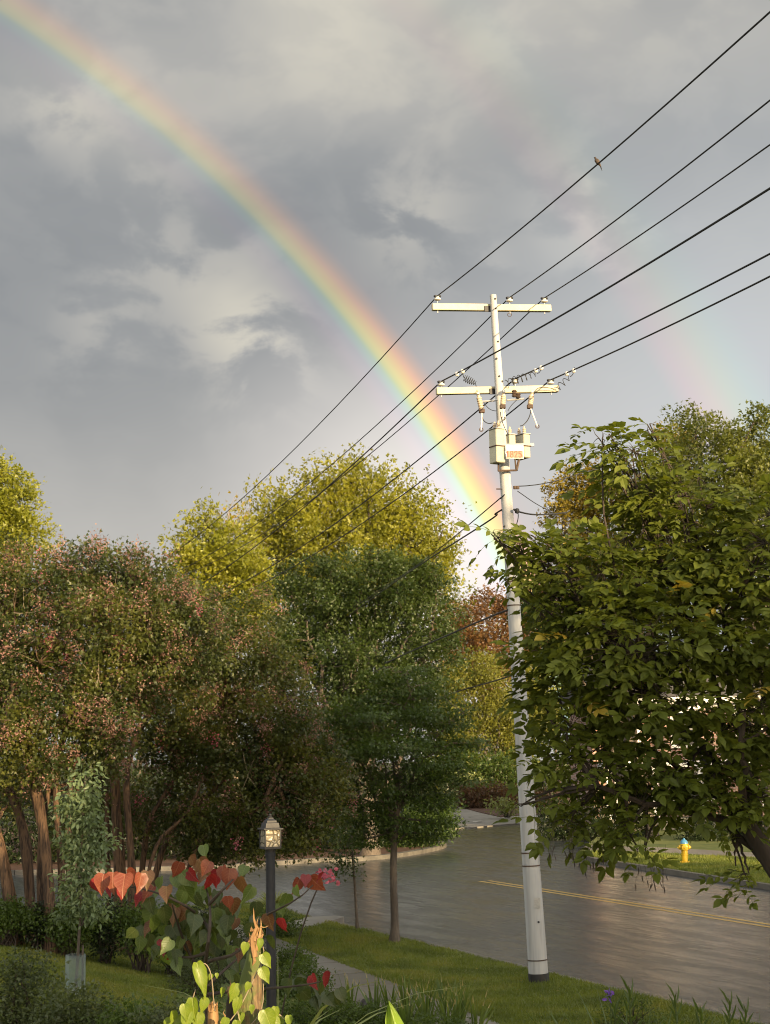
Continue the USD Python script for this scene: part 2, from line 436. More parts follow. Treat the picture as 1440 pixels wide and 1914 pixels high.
cr = g("voronoi_texture", dimensions="3D", feature="distance_to_edge", vector=g("vector_math", math_type="multiply_add", vector1=g("noise_texture", vector=p, scale=1.6, detail=4.0)("color"), vector2=(0.9, 0.9, 0.0), vector3=p)("vector"), scale=0.16)("distance")
col = g.mix(times_(g, g.range(cr, 0.006, 0.002), 0.8), col, (.004, .004, .004))
MAT["asphalt"] = g.build("wet_asphalt", surface=g("principled_bsdf", base_color=col, roughness=rg, specular_ior_level=0.33, normal=nb)("BSDF"))

g = G()                                        # worn road paint
p = g("geometry")("position")
w = g.noise(p, 14.0, 6.0, 0.7)
c = g.mix(g.range(w, 0.58, 0.68), g.ramp(g.noise(p, 3.0, 3.0), [(0.3, (.27, .17, .03)), (0.7, (.44, .30, .07))]), (.05, .045, .03))
MAT["yellow_line"] = g.build("yellow_line", surface=g("principled_bsdf", base_color=c, roughness=0.45)("BSDF"))

g = G()                                        # far brick wall
p = g("geometry")("position")
s = g("separate_xyz", vector=p)
v = g("combine_xyz", x=g.math("add", s("x"), s("y")), y=s("z"), z=0.0)("vector")
b = g("brick_texture", vector=v, color1=(.20, .085, .055), color2=(.30, .15, .10), mortar=(.36, .32, .28), scale=1.0, mortar_size=0.012, brick_width=0.22, row_height=0.075, bias=0.1)("color")
MAT["brick"] = g.build("brick_wall", surface=g("principled_bsdf", base_color=b, roughness=0.85)("BSDF"))

g = G()                                        # dark house pane
MAT["pane"] = g.build("window_glass", surface=g("principled_bsdf", base_color=(.02, .025, .03), roughness=0.06, specular_ior_level=0.6)("BSDF"))
g = G()                                        # crackled seeded lamp glass
tc = g("texture_coordinate")("object")
vo = g("voronoi_texture", dimensions="3D", feature="distance_to_edge", vector=tc, scale=17.0)("distance")
nz = g.noise(tc, 40.0, 3.0)
hb = g.math("add", g.range(vo, 0.0, 0.12), times_(g, nz, 0.5))
nb = g("bump", height=hb, strength=0.9, distance=0.01)("normal")
lc = g.ramp(g.range(vo, 0.0, 0.06, 0, 1, "linear"), [(0, (.06, .05, .03)), (1, (.34, .30, .22))])
a = g("translucent_bsdf", color=lc, normal=nb)("BSDF")
bq = g("principled_bsdf", base_color=lc, roughness=0.15, specular_ior_level=0.8, normal=nb)("BSDF")
MAT["lampglass"] = g.build("seeded_glass", surface=g("mix_closure", fac=0.7, closure1=a, closure2=bq)("closure"))
g = G()                                        # clear plastic tree guard
fr = g("fresnel", IOR=1.45)("fac")
ta = g("transparent_bsdf", color=(.86, .9, .9))("BSDF")
gl = g("principled_bsdf", base_color=(.22, .25, .25), roughness=0.25)("BSDF")
MAT["guard"] = g.build("clear_guard", surface=g("mix_closure", fac=g.math("add", times_(g, fr, 0.3), 0.07), closure1=ta, closure2=gl)("closure"))
g = G()                                        # mossy stump
p = g("geometry")("position")
v = g("vector_math", math_type="multiply", vector1=p, vector2=(1, 1, 0.12))("vector")
n = g.noise(v, 70.0, 6.0, 0.65)
m2 = g.noise(p, 9.0, 4.0)
cb = g.ramp(n, [(0.3, (.035, .02, .010)), (0.5, (.09, .056, .024)), (0.7, (.16, .11, .05))])
c = g.mix(g.range(m2, 0.42, 0.58), cb, (.055, .075, .012))
nb = g("bump", height=n, strength=0.9, distance=0.008)("normal")
MAT["moss"] = g.build("mossy_bark", surface=g("principled_bsdf", base_color=c, roughness=0.8, normal=nb)("BSDF"))

# ------------------------------------------------------------------ plan of the place
KERB0 = np.array([2.58, 27.2])
UD = np.array([0.412, -0.911])                 # along the near kerb, towards the viewer
ND = np.array([0.911, 0.412])                  # across the road, away from the near kerb
SW0, SWD = np.array([0.09, 25.9]), np.array([0.345, -0.939])
SWN = np.array([-0.939, -0.345])               # from the pavement to the garden


def sm(a, b, x):
    t = np.clip((x - a) / (b - a), 0, 1)
    return t * t * (3 - 2 * t)


def yard_z(x, y):
    x, y = np.asarray(x, float), np.asarray(y, float)
    dd = (x - SW0[0]) * SWN[0] + (y - SW0[1]) * SWN[1] - 1.45
    h = 0.13 + 1.0 * sm(0.1, 6.5, dd) * (1 - 0.85 * sm(25, 37, y)) + 0.9 * sm(15, 8, y) * sm(0.1, 3.2, dd)
    p = np.stack([x * 0.6, y * 0.6, x * 0], -1)
    return h + 0.05 * (meshkit.fbm(p, 3, 5) - 0.5) * sm(0, 1.0, dd)


def polymesh(poly, step, z, skirt=0.0):
    """a polygon as a triangulated sheet with points every step metres and height z(x, y); a skirt goes down from its rim"""
    from scipy.spatial import Delaunay
    x0, y0, x1, y1 = poly.bounds
    gx, gy = np.meshgrid(np.arange(x0, x1, step), np.arange(y0, y1, step))
    rng = np.random.default_rng(3)
    pts = np.stack([gx.ravel(), gy.ravel()], 1) + rng.uniform(-.2, .2, (gx.size, 2)) * step
    inner = poly.buffer(-step * 0.45)
    pts = pts[shapely.contains_xy(inner, pts[:, 0], pts[:, 1])] if not inner.is_empty else pts[:0]
    rim = np.array(poly.segmentize(step).exterior.coords)[:-1]
    p = np.vstack([rim, pts])
    tri = Delaunay(p).simplices
    c = p[tri].mean(1)
    tri = tri[shapely.contains_xy(poly, c[:, 0], c[:, 1])]
    e1, e2 = p[tri[:, 1]] - p[tri[:, 0]], p[tri[:, 2]] - p[tri[:, 0]]
    flip = (e1[:, 0] * e2[:, 1] - e1[:, 1] * e2[:, 0]) < 0
    tri[flip] = tri[flip][:, ::-1]
    zz = z(p[:, 0], p[:, 1]) if callable(z) else np.full(len(p), float(z))
    v = np.column_stack([p, zz])
    if skirt:
        n = len(rim)
        k = len(v)
        v = np.vstack([v, np.column_stack([rim, zz[:n] - skirt])])
        i = np.arange(n); j = (i + 1) % n
        tri = np.vstack([tri, np.stack([i, k + i, j], 1), np.stack([j, k + i, k + j], 1)])
    return v, tri


def block(poly, z0, z1, bevel=0.0):
    m = trimesh.creation.extrude_polygon(poly, z1 - z0, engine="earcut")
    m.apply_translation([0, 0, z0])
    return m


# ground to the horizon
obj("ground", polymesh(Polygon([(-420, -160), (420, -160), (420, 560), (-420, 560)]), 20.0, -0.03), MAT["soil"], kind="structure", label="open ground running out to the horizon")
# wet road with the side street and the junction
road_poly = Polygon([(-70, 30), (-70, 56), (-14, 56), (-4, 64), (-3, 112), (26, 112), (26, 78), (60, 78), (60, -40), (3, -20)])
obj("road", polymesh(road_poly, 2.0, 0.0), MAT["asphalt"], kind="structure", label="wet dark asphalt road and junction reflecting the sky")

# near kerb line: from the right foreground, round the corner into the side street
kp = [KERB0 + UD * 34, KERB0 + UD * 12, KERB0 + UD * 4, KERB0, KERB0 - UD * 4.0, KERB0 - UD * 7.2]
corner = [onz(598, 1718, .13)[:2], onz(545, 1703, .13)[:2], onz(480, 1692, .13)[:2] + [0, .4], np.array([-6.0, 38.3]), np.array([-14.0, 38.0]), np.array([-70.0, 37.0])]
kline = np.array(kp[:-1] + corner)
kl = LineString(curve(np.array(kp[:-1] + corner[:4]), 60).tolist() + [tuple(c) for c in corner[4:]])
near_block = Polygon(list(kl.coords) + [(-70, -30), (12, -30)])
kerb_near = kl.buffer(0.085, cap_style="flat")
inner_line = np.array(kl.coords)
MAT["kerb"] = rough_mat("weathered_kerb", [(.05, .046, .04), (.09, .083, .07), (.13, .12, .105)], 2.6, 0.55, 0.003, detail=8.0, bscale=40.0)
kerbs = thing("kerb", "low concrete kerb along the near grass verge", "kerb", kind="structure")
cs = LineString(kl.coords)
L = cs.length
seg = np.arange(0, L - 3.0, 3.0)
for s0 in seg:
    piece = shapely.ops.substring(cs, s0 + 0.008, s0 + 2.992)
    if Point(piece.centroid).y > 12 and piece.centroid.x > -30:
        obj("kerb_stone", block(piece.buffer(0.085, cap_style="flat"), -0.03, 0.135), MAT["kerb"], kerbs)

# pavement slabs
walk = thing("pavement", "narrow concrete pavement between garden bed and verge", "pavement", kind="structure")
walk_edge_r, walk_w = 0.0, 1.42
rng = np.random.default_rng(11)


def along(s, t):
    """pavement coordinates: s towards the viewer, t to the garden side"""
    q = SW0 + SWD * s + SWN * t
    return q


for k in range(-9, 16):
    a, b = k * 1.5 + 0.008, (k + 1) * 1.5 - 0.008
    bend = 0.004 * rng.normal(size=4)
    quad = np.array([along(a, 0.01), along(b, 0.01), along(b, walk_w), along(a, walk_w)])
    zt = 0.15 + bend
    v = np.vstack([np.column_stack([quad, zt]), np.column_stack([quad, np.full(4, 0.02)])])
    f = np.array([[0, 2, 1], [0, 3, 2]] + sum(([[i, (i + 1) % 4, 4 + (i + 1) % 4], [i, 4 + (i + 1) % 4, 4 + i]] for i in range(4)), []))
    obj("slab", (v, f), MAT["walk"], walk)
walk_poly = Polygon([along(-13.5, 0), along(24, 0), along(24, walk_w), along(-13.5, walk_w)])
# the short crossing path from the pavement to the kerb
cp = [onz(545, 1729, .14)[:2], onz(590, 1716, .14)[:2], onz(623, 1715, .14)[:2], onz(560, 1733, .14)[:2]]
link_poly = Polygon(cp).buffer(0.25)
obj("crossing_path", block(link_poly, 0.0, 0.148), MAT["walk"], kind="structure", label="short concrete path crossing the verge to the kerb")

inner_block = near_block.difference(kerb_near.buffer(0.004))
inner_block = max(getattr(inner_block, "geoms", [inner_block]), key=lambda q: q.area)
garden_side = Polygon([along(-13.5, walk_w), along(40, walk_w), (-70, -34), (-70, 60), along(-13.5, walk_w) + np.array([-1, 12])])
verge_poly = inner_block.difference(walk_poly.buffer(0.006)).difference(garden_side).difference(link_poly.buffer(.004))
verge_poly = max(getattr(verge_poly, "geoms", [verge_poly]), key=lambda q: q.area)
obj("verge", polymesh(verge_poly, 0.5, lambda x, y: 0.125 + 0.03 * (meshkit.fbm(np.stack([x, y, x * 0], -1) * 0.8, 3, 2) - 0.3), 0.2), MAT["turf"], kind="structure", label="grass verge between pavement and near kerb")
yard_poly = inner_block.intersection(garden_side).difference(walk_poly.buffer(.006))
yard_poly = max(getattr(yard_poly, "geoms", [yard_poly]), key=lambda q: q.area).intersection(shapely.box(-40, -10, 30, 60))
yard_poly = max(getattr(yard_poly, "geoms", [yard_poly]), key=lambda q: q.area)
obj("garden_ground", polymesh(yard_poly, 0.6, yard_z, 0.3), MAT["turf"], kind="structure", label="garden lawn sloping down to the pavement")

# painted double centre line
cl = thing("road_marking", "double yellow centre line on the wet road", "road marking", kind="structure")
c0, c1 = onz(905, 1647, 0)[:2], onz(1440, 1731, 0)[:2]
cd = (c1 - c0) / np.linalg.norm(c1 - c0); cn = np.array([-cd[1], cd[0]])
for off in (-0.16, 0.16):
    a, b = c0 + cn * off, c0 + cd * 46 + cn * off
    m, _ = polymesh(Polygon([a + cn * .06, a - cn * .06, b - cn * .06, b + cn * .06]), 1.0, 0.004), 0
    obj("yellow_line", m, MAT["yellow_line"], cl)

# corner island beyond the side street
isl = [(-70, 50.5), (-16, 52.0), tuple(onz(420, 1618, .13)[:2]), tuple(onz(600, 1605, .13)[:2]), tuple(onz(700, 1601, .13)[:2]), tuple(onz(775, 1592, .13)[:2]), tuple(onz(820, 1583, .13)[:2]), tuple(onz(834, 1577, .13)[:2]), tuple(onz(826, 1568, .13)[:2])]
ic = LineString(isl[:3] + [tuple(q) for q in curve(np.array(isl[3:]), 40)])
end = np.array(isl[-1])
island = Polygon(list(ic.coords) + [tuple(end + [-0.6, 8]), tuple(end + [-2, 16]), (-70, 100)])
obj("corner_bed", polymesh(island.buffer(-0.32), 1.5, 0.12, 0.3), MAT["mulch"], kind="structure", label="mulched corner bed across the side street")
ik = thing("kerb", "rounded pale kerb of the corner bed across the side street", "kerb", kind="structure")
Lk = ic.length
for s0 in np.arange(0, Lk - 1.0, 2.4):
    piece = shapely.ops.substring(ic, s0 + 0.01, min(s0 + 2.39, Lk))
    if piece.centroid.x > -22:
        obj("kerb_stone", block(piece.buffer(0.3, cap_style="flat").intersection(island.buffer(0.02)), -0.02, 0.15), MAT["kerb"], ik)

# concrete driveway apron beyond, and its ground
ap = Polygon([onz(q[0], q[1], .06)[:2] for q in ((832, 1549), (890, 1546), (940, 1541), (1010, 1537), (1100, 1533), (1130, 1524), (990, 1520), (936, 1525), (895, 1516), (853, 1504), (838, 1507), (842, 1522), (812, 1530))])
obj("driveway", block(ap.buffer(0), -0.02, 0.06), MAT["concrete"], kind="structure", label="pale concrete driveway apron beyond the junction")
far_bed = Polygon([onz(q[0], q[1], .1)[:2] for q in ((1130, 1526), (990, 1522), (936, 1526.5), (895, 1517.5), (853, 1505.5), (838, 1500), (838, 1480), (1300, 1480), (1300, 1510))])
obj("far_bed", block(far_bed.buffer(0), -0.02, 0.10), MAT["mulch"], kind="structure", label="dark mulched bed behind the driveway apron")

# far side verge with the hydrant
fk = [tuple(onz(1085, 1597, .13)[:2]), tuple(onz(1118, 1606, .13)[:2]), tuple(onz(1200, 1618, .13)[:2]), tuple(onz(1440, 1654, .13)[:2])]
fdir = np.array(fk[3]) - np.array(fk[2]); fdir /= np.linalg.norm(fdir)
fk.append(tuple(np.array(fk[3]) + fdir * 30))
fl = LineString(fk)
fpoly = Polygon(fk + [(60, 20), (60, 76), (10.5, 76), tuple(onz(1085, 1590, .13)[:2])])
sw_far = Polygon([onz(q[0], q[1], .13)[:2] for q in ((1090, 1588), (1240, 1594), (1440, 1606), (1600, 1618), (1600, 1606), (1440, 1596), (1240, 1585), (1090, 1580))])
fgrass = fpoly.difference(fl.buffer(0.16)).difference(sw_far.buffer(.01))
for q in getattr(fgrass, "geoms", [fgrass]):
    if q.area > 1:
        obj("far_verge", polymesh(q, 1.2, 0.13, 0.2), MAT["turf"], kind="structure", label="grass across the road around the hydrant")
obj("far_pavement", block(sw_far.intersection(fpoly), 0.0, 0.14), MAT["walk"], kind="structure", label="pavement across the road behind the hydrant")
fkk = thing("kerb", "dark old kerb along the grass across the road", "kerb", kind="structure")
for s0 in np.arange(0, fl.length - 2.5, 2.5):
    piece = shapely.ops.substring(fl, s0 + .01, s0 + 2.49)
    if piece.centroid.y > 18:
        obj("kerb_stone", block(piece.buffer(0.09, cap_style="flat"), -0.02, 0.145), MAT["kerb"], fkk)

# ------------------------------------------------------------------ foliage machinery
DIAMOND = (np.array([(0, 0, 0), (.5, .5, .10), (1, 0, -.05), (.5, -.5, .10)]), np.array([(0, 2, 1), (0, 3, 2)]))
OVATE = (np.array([(0, 0, 0), (.28, .42, .06), (.28, 0, -.02), (.28, -.42, .06), (.62, .40, .04), (.62, 0, -.03), (.62, -.40, .04), (1, 0, -.10)]),
         np.array([(0, 2, 1), (0, 3, 2), (1, 2, 5), (1, 5, 4), (2, 3, 6), (2, 6, 5), (4, 5, 7), (5, 6, 7)]))
TRI = (np.array([(0, .5, 0), (0, -.5, 0), (1, 0, .25)]), np.array([(0, 1, 2)]))
SPRIG = []
for _a, _l in ((0, 1.0), (0.95, .8), (-0.95, .8)):
    _c, _s = math.cos(_a), math.sin(_a)
    for _q in ((0, 0, 0), (.5, .26, .06), (1, 0, -.06), (.5, -.26, .06)):
        SPRIG.append((_l * (_q[0] * _c - _q[1] * _s), _l * (_q[0] * _s + _q[1] * _c), _q[2]))
SPRIG = (np.array(SPRIG), np.array([(4 * k + a, 4 * k + b, 4 * k + c) for k in range(3) for a, b, c in ((0, 2, 1), (0, 3, 2))]))

SPRIG3 = []
for _a, _l in ((0, 1.0), (1.0, .85), (-1.0, .85)):
    _c, _s = math.cos(_a), math.sin(_a)
    for _q in ((0, 0, 0), (.45, .40, .10), (.98, -.26, -.05)):
        SPRIG3.append((_l * (_q[0] * _c - _q[1] * _s), _l * (_q[0] * _s + _q[1] * _c), _q[2]))
SPRIG3 = (np.array(SPRIG3), np.arange(9).reshape(3, 3))


def unit(v):
    return v / (np.linalg.norm(v, axis=-1, keepdims=True) + 1e-12)


def leaves(P, A, N, Ln, Wd, T=DIAMOND):
    """one leaf per row: position, direction, normal, length, width"""
    A = unit(A)
    N = unit(N - (N * A).sum(1, keepdims=True) * A)
    B = np.cross(N, A)
    t, f = T
    Ln, Wd = np.broadcast_to(Ln, len(P)), np.broadcast_to(Wd, len(P))
    v = P[:, None] + (t[None, :, 0, None] * Ln[:, None, None]) * A[:, None] + (t[None, :, 1, None] * Wd[:, None, None]) * B[:, None] + (t[None, :, 2, None] * Ln[:, None, None]) * N[:, None]
    ff = f[None] + (np.arange(len(P)) * len(t))[:, None, None]
    return v.reshape(-1, 3), ff.reshape(-1, 3)


def lobe(px, py, rx, ry, Y, dep=None):
    s = Y / FPX
    return at(px, py, Y), np.array([rx * s, (dep or 0.5 * (rx + ry)) * s, ry * s])


def sample_crown(lobes, m, rng, shell=0.62, rough=0.35, freq=2.2, gap=0.0, inner=0.25, sub=0, subflat=0.8):
    """cluster centres spread through a union of lumpy lobes, with their outward directions"""
    C = np.array([l[0] for l in lobes]); Rr = np.array([l[1] for l in lobes])
    if sub:                                    # each lobe carries smaller clumps of its own
        i = np.arange(sub) + .5
        ph, zc = i * 2.399963, 1 - 2 * i / sub
        base_d = np.stack([np.cos(ph) * np.sqrt(1 - zc ** 2), np.sin(ph) * np.sqrt(1 - zc ** 2), zc], 1)
        cc, rr = [], []
        for c, r in zip(C, Rr):
            dd = unit(base_d + rng.normal(size=base_d.shape) * .35)
            f = rng.uniform(.24, .56, (sub, 1))
            cc.append(c + dd * r * (1.06 - f * rng.uniform(.35, 1.0, (sub, 1)))); rr.append(np.maximum(r, r.mean() * .7) * f * np.array([1.1, 1.1, subflat]))
        C, Rr = np.vstack([C] + cc), np.vstack([Rr * .55] + rr)
    w = (Rr[:, 0] * Rr[:, 2] + Rr[:, 0] * Rr[:, 1] + Rr[:, 1] * Rr[:, 2]); w = w / w.sum()
    outP, outD = [], []
    have = 0
    while have < m:
        k = rng.choice(len(C), m, p=w)
        dd = unit(rng.normal(size=(m, 3)))
        nz = meshkit.fbm(dd * freq + k[:, None] * 7.3, 3, 4) - 0.5
        r = (shell + (1 - shell) * rng.random(m) ** 0.7) * (1 + rough * 2 * nz)
        P = C[k] + dd * r[:, None] * Rr[k]
        q = ((P[:, None] - C[None]) / Rr[None]); q = (q ** 2).sum(-1)
        q[np.arange(m), k] = 9
        keep = (q.min(1) > 0.5) | (rng.random(m) < inner)
        if gap:
            s = Rr.mean()
            keep &= meshkit.fbm(P / s * 2.4, 3, 9) > gap * (0.9 + 0.2 * rng.random(m))
        outP.append(P[keep]); outD.append(unit(dd[keep] / Rr[k][keep]))
        have += keep.sum()
    return np.vstack(outP)[:m], np.vstack(outD)[:m]


def crown_leaves(lobes, clusters, per, size, rng, T=DIAMOND, spread=4.0, up=0.5, droop=0.2, wide=0.55, flat=0.7, stretch=None, shoots=0, **kw):
    P, D = sample_crown(lobes, clusters, rng, **kw)
    n = clusters * per
    P2, D2 = np.repeat(P, per, 0), np.repeat(D, per, 0)
    off = np.clip(rng.normal(size=(n, 3)), -1.7, 1.7) * size * spread * np.array([1, 1, flat])
    if shoots:                                 # leaves set along a few leafy shoots that leave each cluster
        Sd = unit(D[:, None] * .75 + np.array([0, 0, stretch[1]]) + rng.normal(size=(clusters, shoots, 3)) * .55)
        Sl = stretch[0] * rng.uniform(.45, 1.1, (clusters, shoots, 1))
        ci, si = np.repeat(np.arange(clusters), per), rng.integers(0, shoots, n)
        tt = rng.random((n, 1)) ** .8
        off = off * (1.15 - .8 * tt) + Sd[ci, si] * Sl[ci, si] * tt
        stretch = None
    if stretch is not None:                    # clusters drawn out along shoots
        off += (np.tile(rng.normal(size=(clusters, 1, 3)) * .35, (1, per, 1)).reshape(n, 3) + D2 * .7 + np.array([0, 0, stretch[1]])) * (rng.random((n, 1)) * stretch[0])
    pos = P2 + off
    A = unit(D2 * 0.6 + unit(off) * 0.5 + rng.normal(size=(n, 3)) * 0.5 - np.array([0, 0, droop]))
    N = unit(D2 * 0.45 + np.array([0, 0, up]) + rng.normal(size=(n, 3)) * 0.45)
    sz = size * (0.7 + 0.6 * rng.random(n))
    return leaves(pos, A, N, sz, sz * wide, T), P, D


def limb(a, b, r0, r1, rng, n=7, sag=0.12, sides=6):
    a, b = np.asarray(a, float), np.asarray(b, float)
    t = np.linspace(0, 1, n)[:, None]
    Lr = np.linalg.norm(b - a)
    w = rng.normal(size=3) * Lr * sag
    w2 = rng.normal(size=(n, 3)) * Lr * 0.018
    p = a + (b - a) * t + w * (t * (1 - t) * 2) + w2 * (t * (1 - t) * 4) + np.array([0, 0, 1]) * (Lr * 0.10 * t * (1 - t))
    return p, np.linspace(r0, r1, n), sides


def tree(name, label, cat, lobes, base, leafmat, barkmat, clusters, per, size, seed, r_trunk=0.2, group=None, twigs=6, trunk_top=None, T=DIAMOND, extra=(), limb_r=0.4, trunk_path=None, part_names=("trunk", "branches", "crown"), bare=0, **kw):
    """trunk, limbs that run into every lobe, twigs that run into the leaf clusters, and a crown of separate leaves"""
    rng = np.random.default_rng(seed)
    t = thing(name, label, cat, base, group)
    base = np.asarray(base, float)
    C = np.array([l[0] for l in lobes]); w = np.array([l[1].prod() for l in lobes])
    mid = (C * w[:, None]).sum(0) / w.sum()
    top = np.asarray(trunk_top) if trunk_top is not None else np.array([mid[0], mid[1], base[2] + 0.45 * (mid[2] - base[2])])
    tp = curve(trunk_path, 12) if trunk_path is not None else limb(base, top, 1, 1, rng, 9, 0.04)[0]
    tp[0] = base
    rr = np.linspace(r_trunk, r_trunk * 0.62, len(tp)); rr[0] *= 1.45; rr[1] *= 1.08
    obj("trunk", moved(tube(tp, rr, 10), base), barkmat, t, smooth=50)
    (lv, lf), P, D = crown_leaves(lobes, clusters, per, size, rng, T=T, **kw)
    limbs = []
    ends = []
    for c, r in lobes:
        st = tp[int(rng.integers(len(tp) // 2, len(tp)))]
        tgt = c + rng.normal(size=3) * r * 0.2
        p, ra, s = limb(st, tgt, r_trunk * limb_r, r_trunk * limb_r * 0.3, rng)
        limbs.append(tube(p, ra, s, False)); ends.append(p)
    nodes = np.vstack([e[2:] for e in ends])
    kk = rng.choice(len(P), min(len(P), twigs * len(lobes)), replace=False)
    for k in kk:
        j = np.argmin(((nodes - P[k]) ** 2).sum(1))
        end = P[k] + D[k] * size * (1 + bare * rng.random())
        p, ra, s = limb(nodes[j], end, r_trunk * 0.10, r_trunk * 0.02, rng, 6, 0.12, 4)
        limbs.append(tube(p, np.maximum(ra, 0.004), s, False))
    obj("branches", moved(cat_(limbs), base), barkmat, t, kind="stuff")
    obj("crown", moved((lv, lf), base), leafmat, t)
    return t, tp, rng


def ground_z(x, y):
    p = Point(x, y)
    return float(yard_z(x, y)) if yard_poly.contains(p) else 0.12


def gbase(px, Y, z=0.1):
    q = at(px, 1405, Y)
    return np.array([q[0], Y, z])


def lbs(Y, *rows):
    return [lobe(*r[:4], Y + (r[4] if len(r) > 4 else 0)) for r in rows]


# ------------------------------------------------------------------ background trees
BG = "trees beyond the junction"
tree("oak_tree", "tall bright yellow-green tree rising highest in the middle behind the dark round tree", "tree",
     lbs(84, (645, 950, 62, 55), (585, 990, 60, 50), (705, 975, 50, 62), (748, 1005, 52, 62), (520, 1000, 60, 55), (480, 985, 28, 42), (655, 1050, 150, 90), (785, 1065, 50, 62, 2), (824, 1000, 13, 38), (560, 1070, 90, 80), (808, 1115, 38, 62), (720, 1130, 110, 90), (655, 908, 30, 30), (610, 925, 24, 26), (690, 930, 26, 30), (770, 960, 16, 34), (540, 960, 22, 34)),
     gbase(660, 84), LEAF["oak"], MAT["bark"], 800, 62, 0.19, 21, 0.5, twigs=14, T=SPRIG3, spread=1.5, stretch=(2.1, 1.1), shoots=4, rough=0.35, freq=3.6, gap=0.30, sub=7, shell=0.5, up=0.3, flat=0.9)
tree("oak_tree", "lower yellow-green tree left of the tall bright tree, with thin dry top shoots", "tree",
     lbs(76, (400, 1070, 72, 50), (345, 1025, 20, 26), (385, 975, 24, 28), (440, 1090, 60, 60), (360, 1085, 50, 40), (450, 1150, 60, 50), (430, 1030, 40, 40), (470, 1120, 40, 60)),
     gbase(420, 76), LEAF["yellowgreen"], MAT["bark"], 420, 50, 0.18, 22, 0.3, twigs=10, T=SPRIG3, spread=1.5, stretch=(1.2, 0.7), shoots=4, rough=0.35, gap=0.28, sub=6, shell=0.5)
tree("bare_tree", "nearly leafless grey-brown twiggy tree poking up between the two yellow-green trees", "tree",
     lbs(79, (425, 990, 45, 55), (450, 1020, 40, 40)), gbase(440, 79), LEAF["gold"], MAT["bark_pale"], 60, 5, 0.2, 23, 0.22, twigs=45, T=SPRIG3, spread=2, bare=4)
tree("maple_tree", "golden-lit tree top at the left edge above the pink blossoming tree", "tree",
     lbs(60, (5, 955, 55, 55), (-60, 930, 80, 90), (20, 1000, 50, 50), (-20, 1030, 90, 60), (30, 905, 16, 18), (-10, 890, 30, 24)), gbase(-20, 60), LEAF["yellowgreen"], MAT["bark"], 480, 50, 0.14, 24, 0.35, T=SPRIG3, spread=1.6, stretch=(0.9, 0.5), shoots=4, rough=0.35, gap=0.28, sub=6, shell=0.5)
tree("round_tree", "dense dark green round tree in front of the tall bright tree", "tree",
     lbs(58, (665, 1125, 110, 85), (575, 1160, 75, 75), (775, 1150, 75, 75), (545, 1200, 60, 80), (640, 1230, 120, 90), (770, 1240, 90, 80), (700, 1080, 80, 45), (610, 1090, 60, 40), (825, 1190, 40, 55), (715, 1060, 36, 26), (800, 1090, 34, 30), (540, 1110, 34, 34), (690, 1310, 120, 70)),
     gbase(690, 58), LEAF["dark"], MAT["bark"], 1050, 48, 0.125, 25, 0.3, spread=2.3, rough=0.3, gap=0.25, T=SPRIG3, sub=9, shell=0.6, stretch=(.5, .5), shoots=3)
tree("russet_tree", "small russet and yellow tree just left of the pole at tree-line height", "tree",
     lbs(124, (890, 1175, 50, 45), (935, 1185, 45, 50), (985, 1165, 45, 55), (860, 1210, 40, 45), (900, 1240, 60, 45), (850, 1150, 22, 26), (905, 1130, 16, 14)), gbase(905, 124), LEAF["russet"], MAT["bark"], 260, 46, 0.26, 26, 0.2, T=SPRIG3, spread=2.2, stretch=(1.4, 0.6), shoots=4, rough=0.45, gap=0.36)
tree("gold_tree", "small yellow-green tree glowing behind the russet tree beside the pole", "tree",
     lbs(132, (850, 1170, 40, 60), (940, 1220, 70, 60), (1000, 1220, 60, 70), (830, 1230, 50, 60), (960, 1290, 60, 50)), gbase(935, 132), LEAF["yellowgreen"], MAT["bark"], 240, 46, 0.27, 27, 0.25, T=SPRIG3, spread=2.2, rough=0.5, gap=0.36)
tree("drooping_tree", "olive tree with drooping branches left of the pole above the driveway", "tree",
     lbs(117, (880, 1300, 62, 70), (915, 1260, 60, 50), (860, 1370, 50, 60), (930, 1340, 50, 60), (890, 1430, 60, 40), (850, 1290, 40, 50), (960, 1390, 40, 60), (910, 1480, 40, 26), (1010, 1300, 50, 70)), gbase(925, 117), LEAF["drooping"], MAT["bark"], 620, 44, 0.20, 28, 0.22, T=SPRIG3, spread=2.3, droop=0.6, rough=0.35, gap=0.26, sub=6, twigs=10)
# right side, behind the near tree
tree("maple_tree", "tall dark green tree with golden patches at the upper right behind the near tree", "tree",
     lbs(62, (1330, 850, 85, 55), (1290, 800, 22, 26), (1400, 850, 75, 70), (1410, 790, 30, 22), (1265, 875, 50, 50), (1380, 930, 100, 80), (1250, 950, 90, 70), (1330, 990, 120, 90), (1460, 900, 90, 110), (1430, 1050, 110, 110), (1240, 1050, 90, 90), (1550, 880, 110, 130), (1560, 1050, 120, 140)),
     gbase(1440, 62), LEAF["olive"], MAT["bark"], 1150, 54, 0.15, 31, 0.35, T=SPRIG3, spread=2.0, stretch=(0.9, 0.5), shoots=4, rough=0.3, gap=0.24, inner=0.2, sub=8, shell=0.55)
tree("gold_tree", "golden-leaved tree showing between the near tree and the tall dark tree at the right", "tree",
     lbs(66, (1085, 925, 40, 40), (1110, 895, 30, 26), (1060, 960, 36, 40), (1050, 900, 14, 18), (1250, 850, 28, 36), (1290, 835, 24, 22), (1130, 960, 60, 50), (1100, 1010, 80, 60), (1200, 930, 50, 50), (1270, 890, 30, 40)), gbase(1215, 66), LEAF["gold"], MAT["bark"], 380, 46, 0.14, 32, 0.2, T=SPRIG3, spread=1.6, stretch=(0.8, 0.5), shoots=4, rough=0.35, gap=0.28, sub=6)
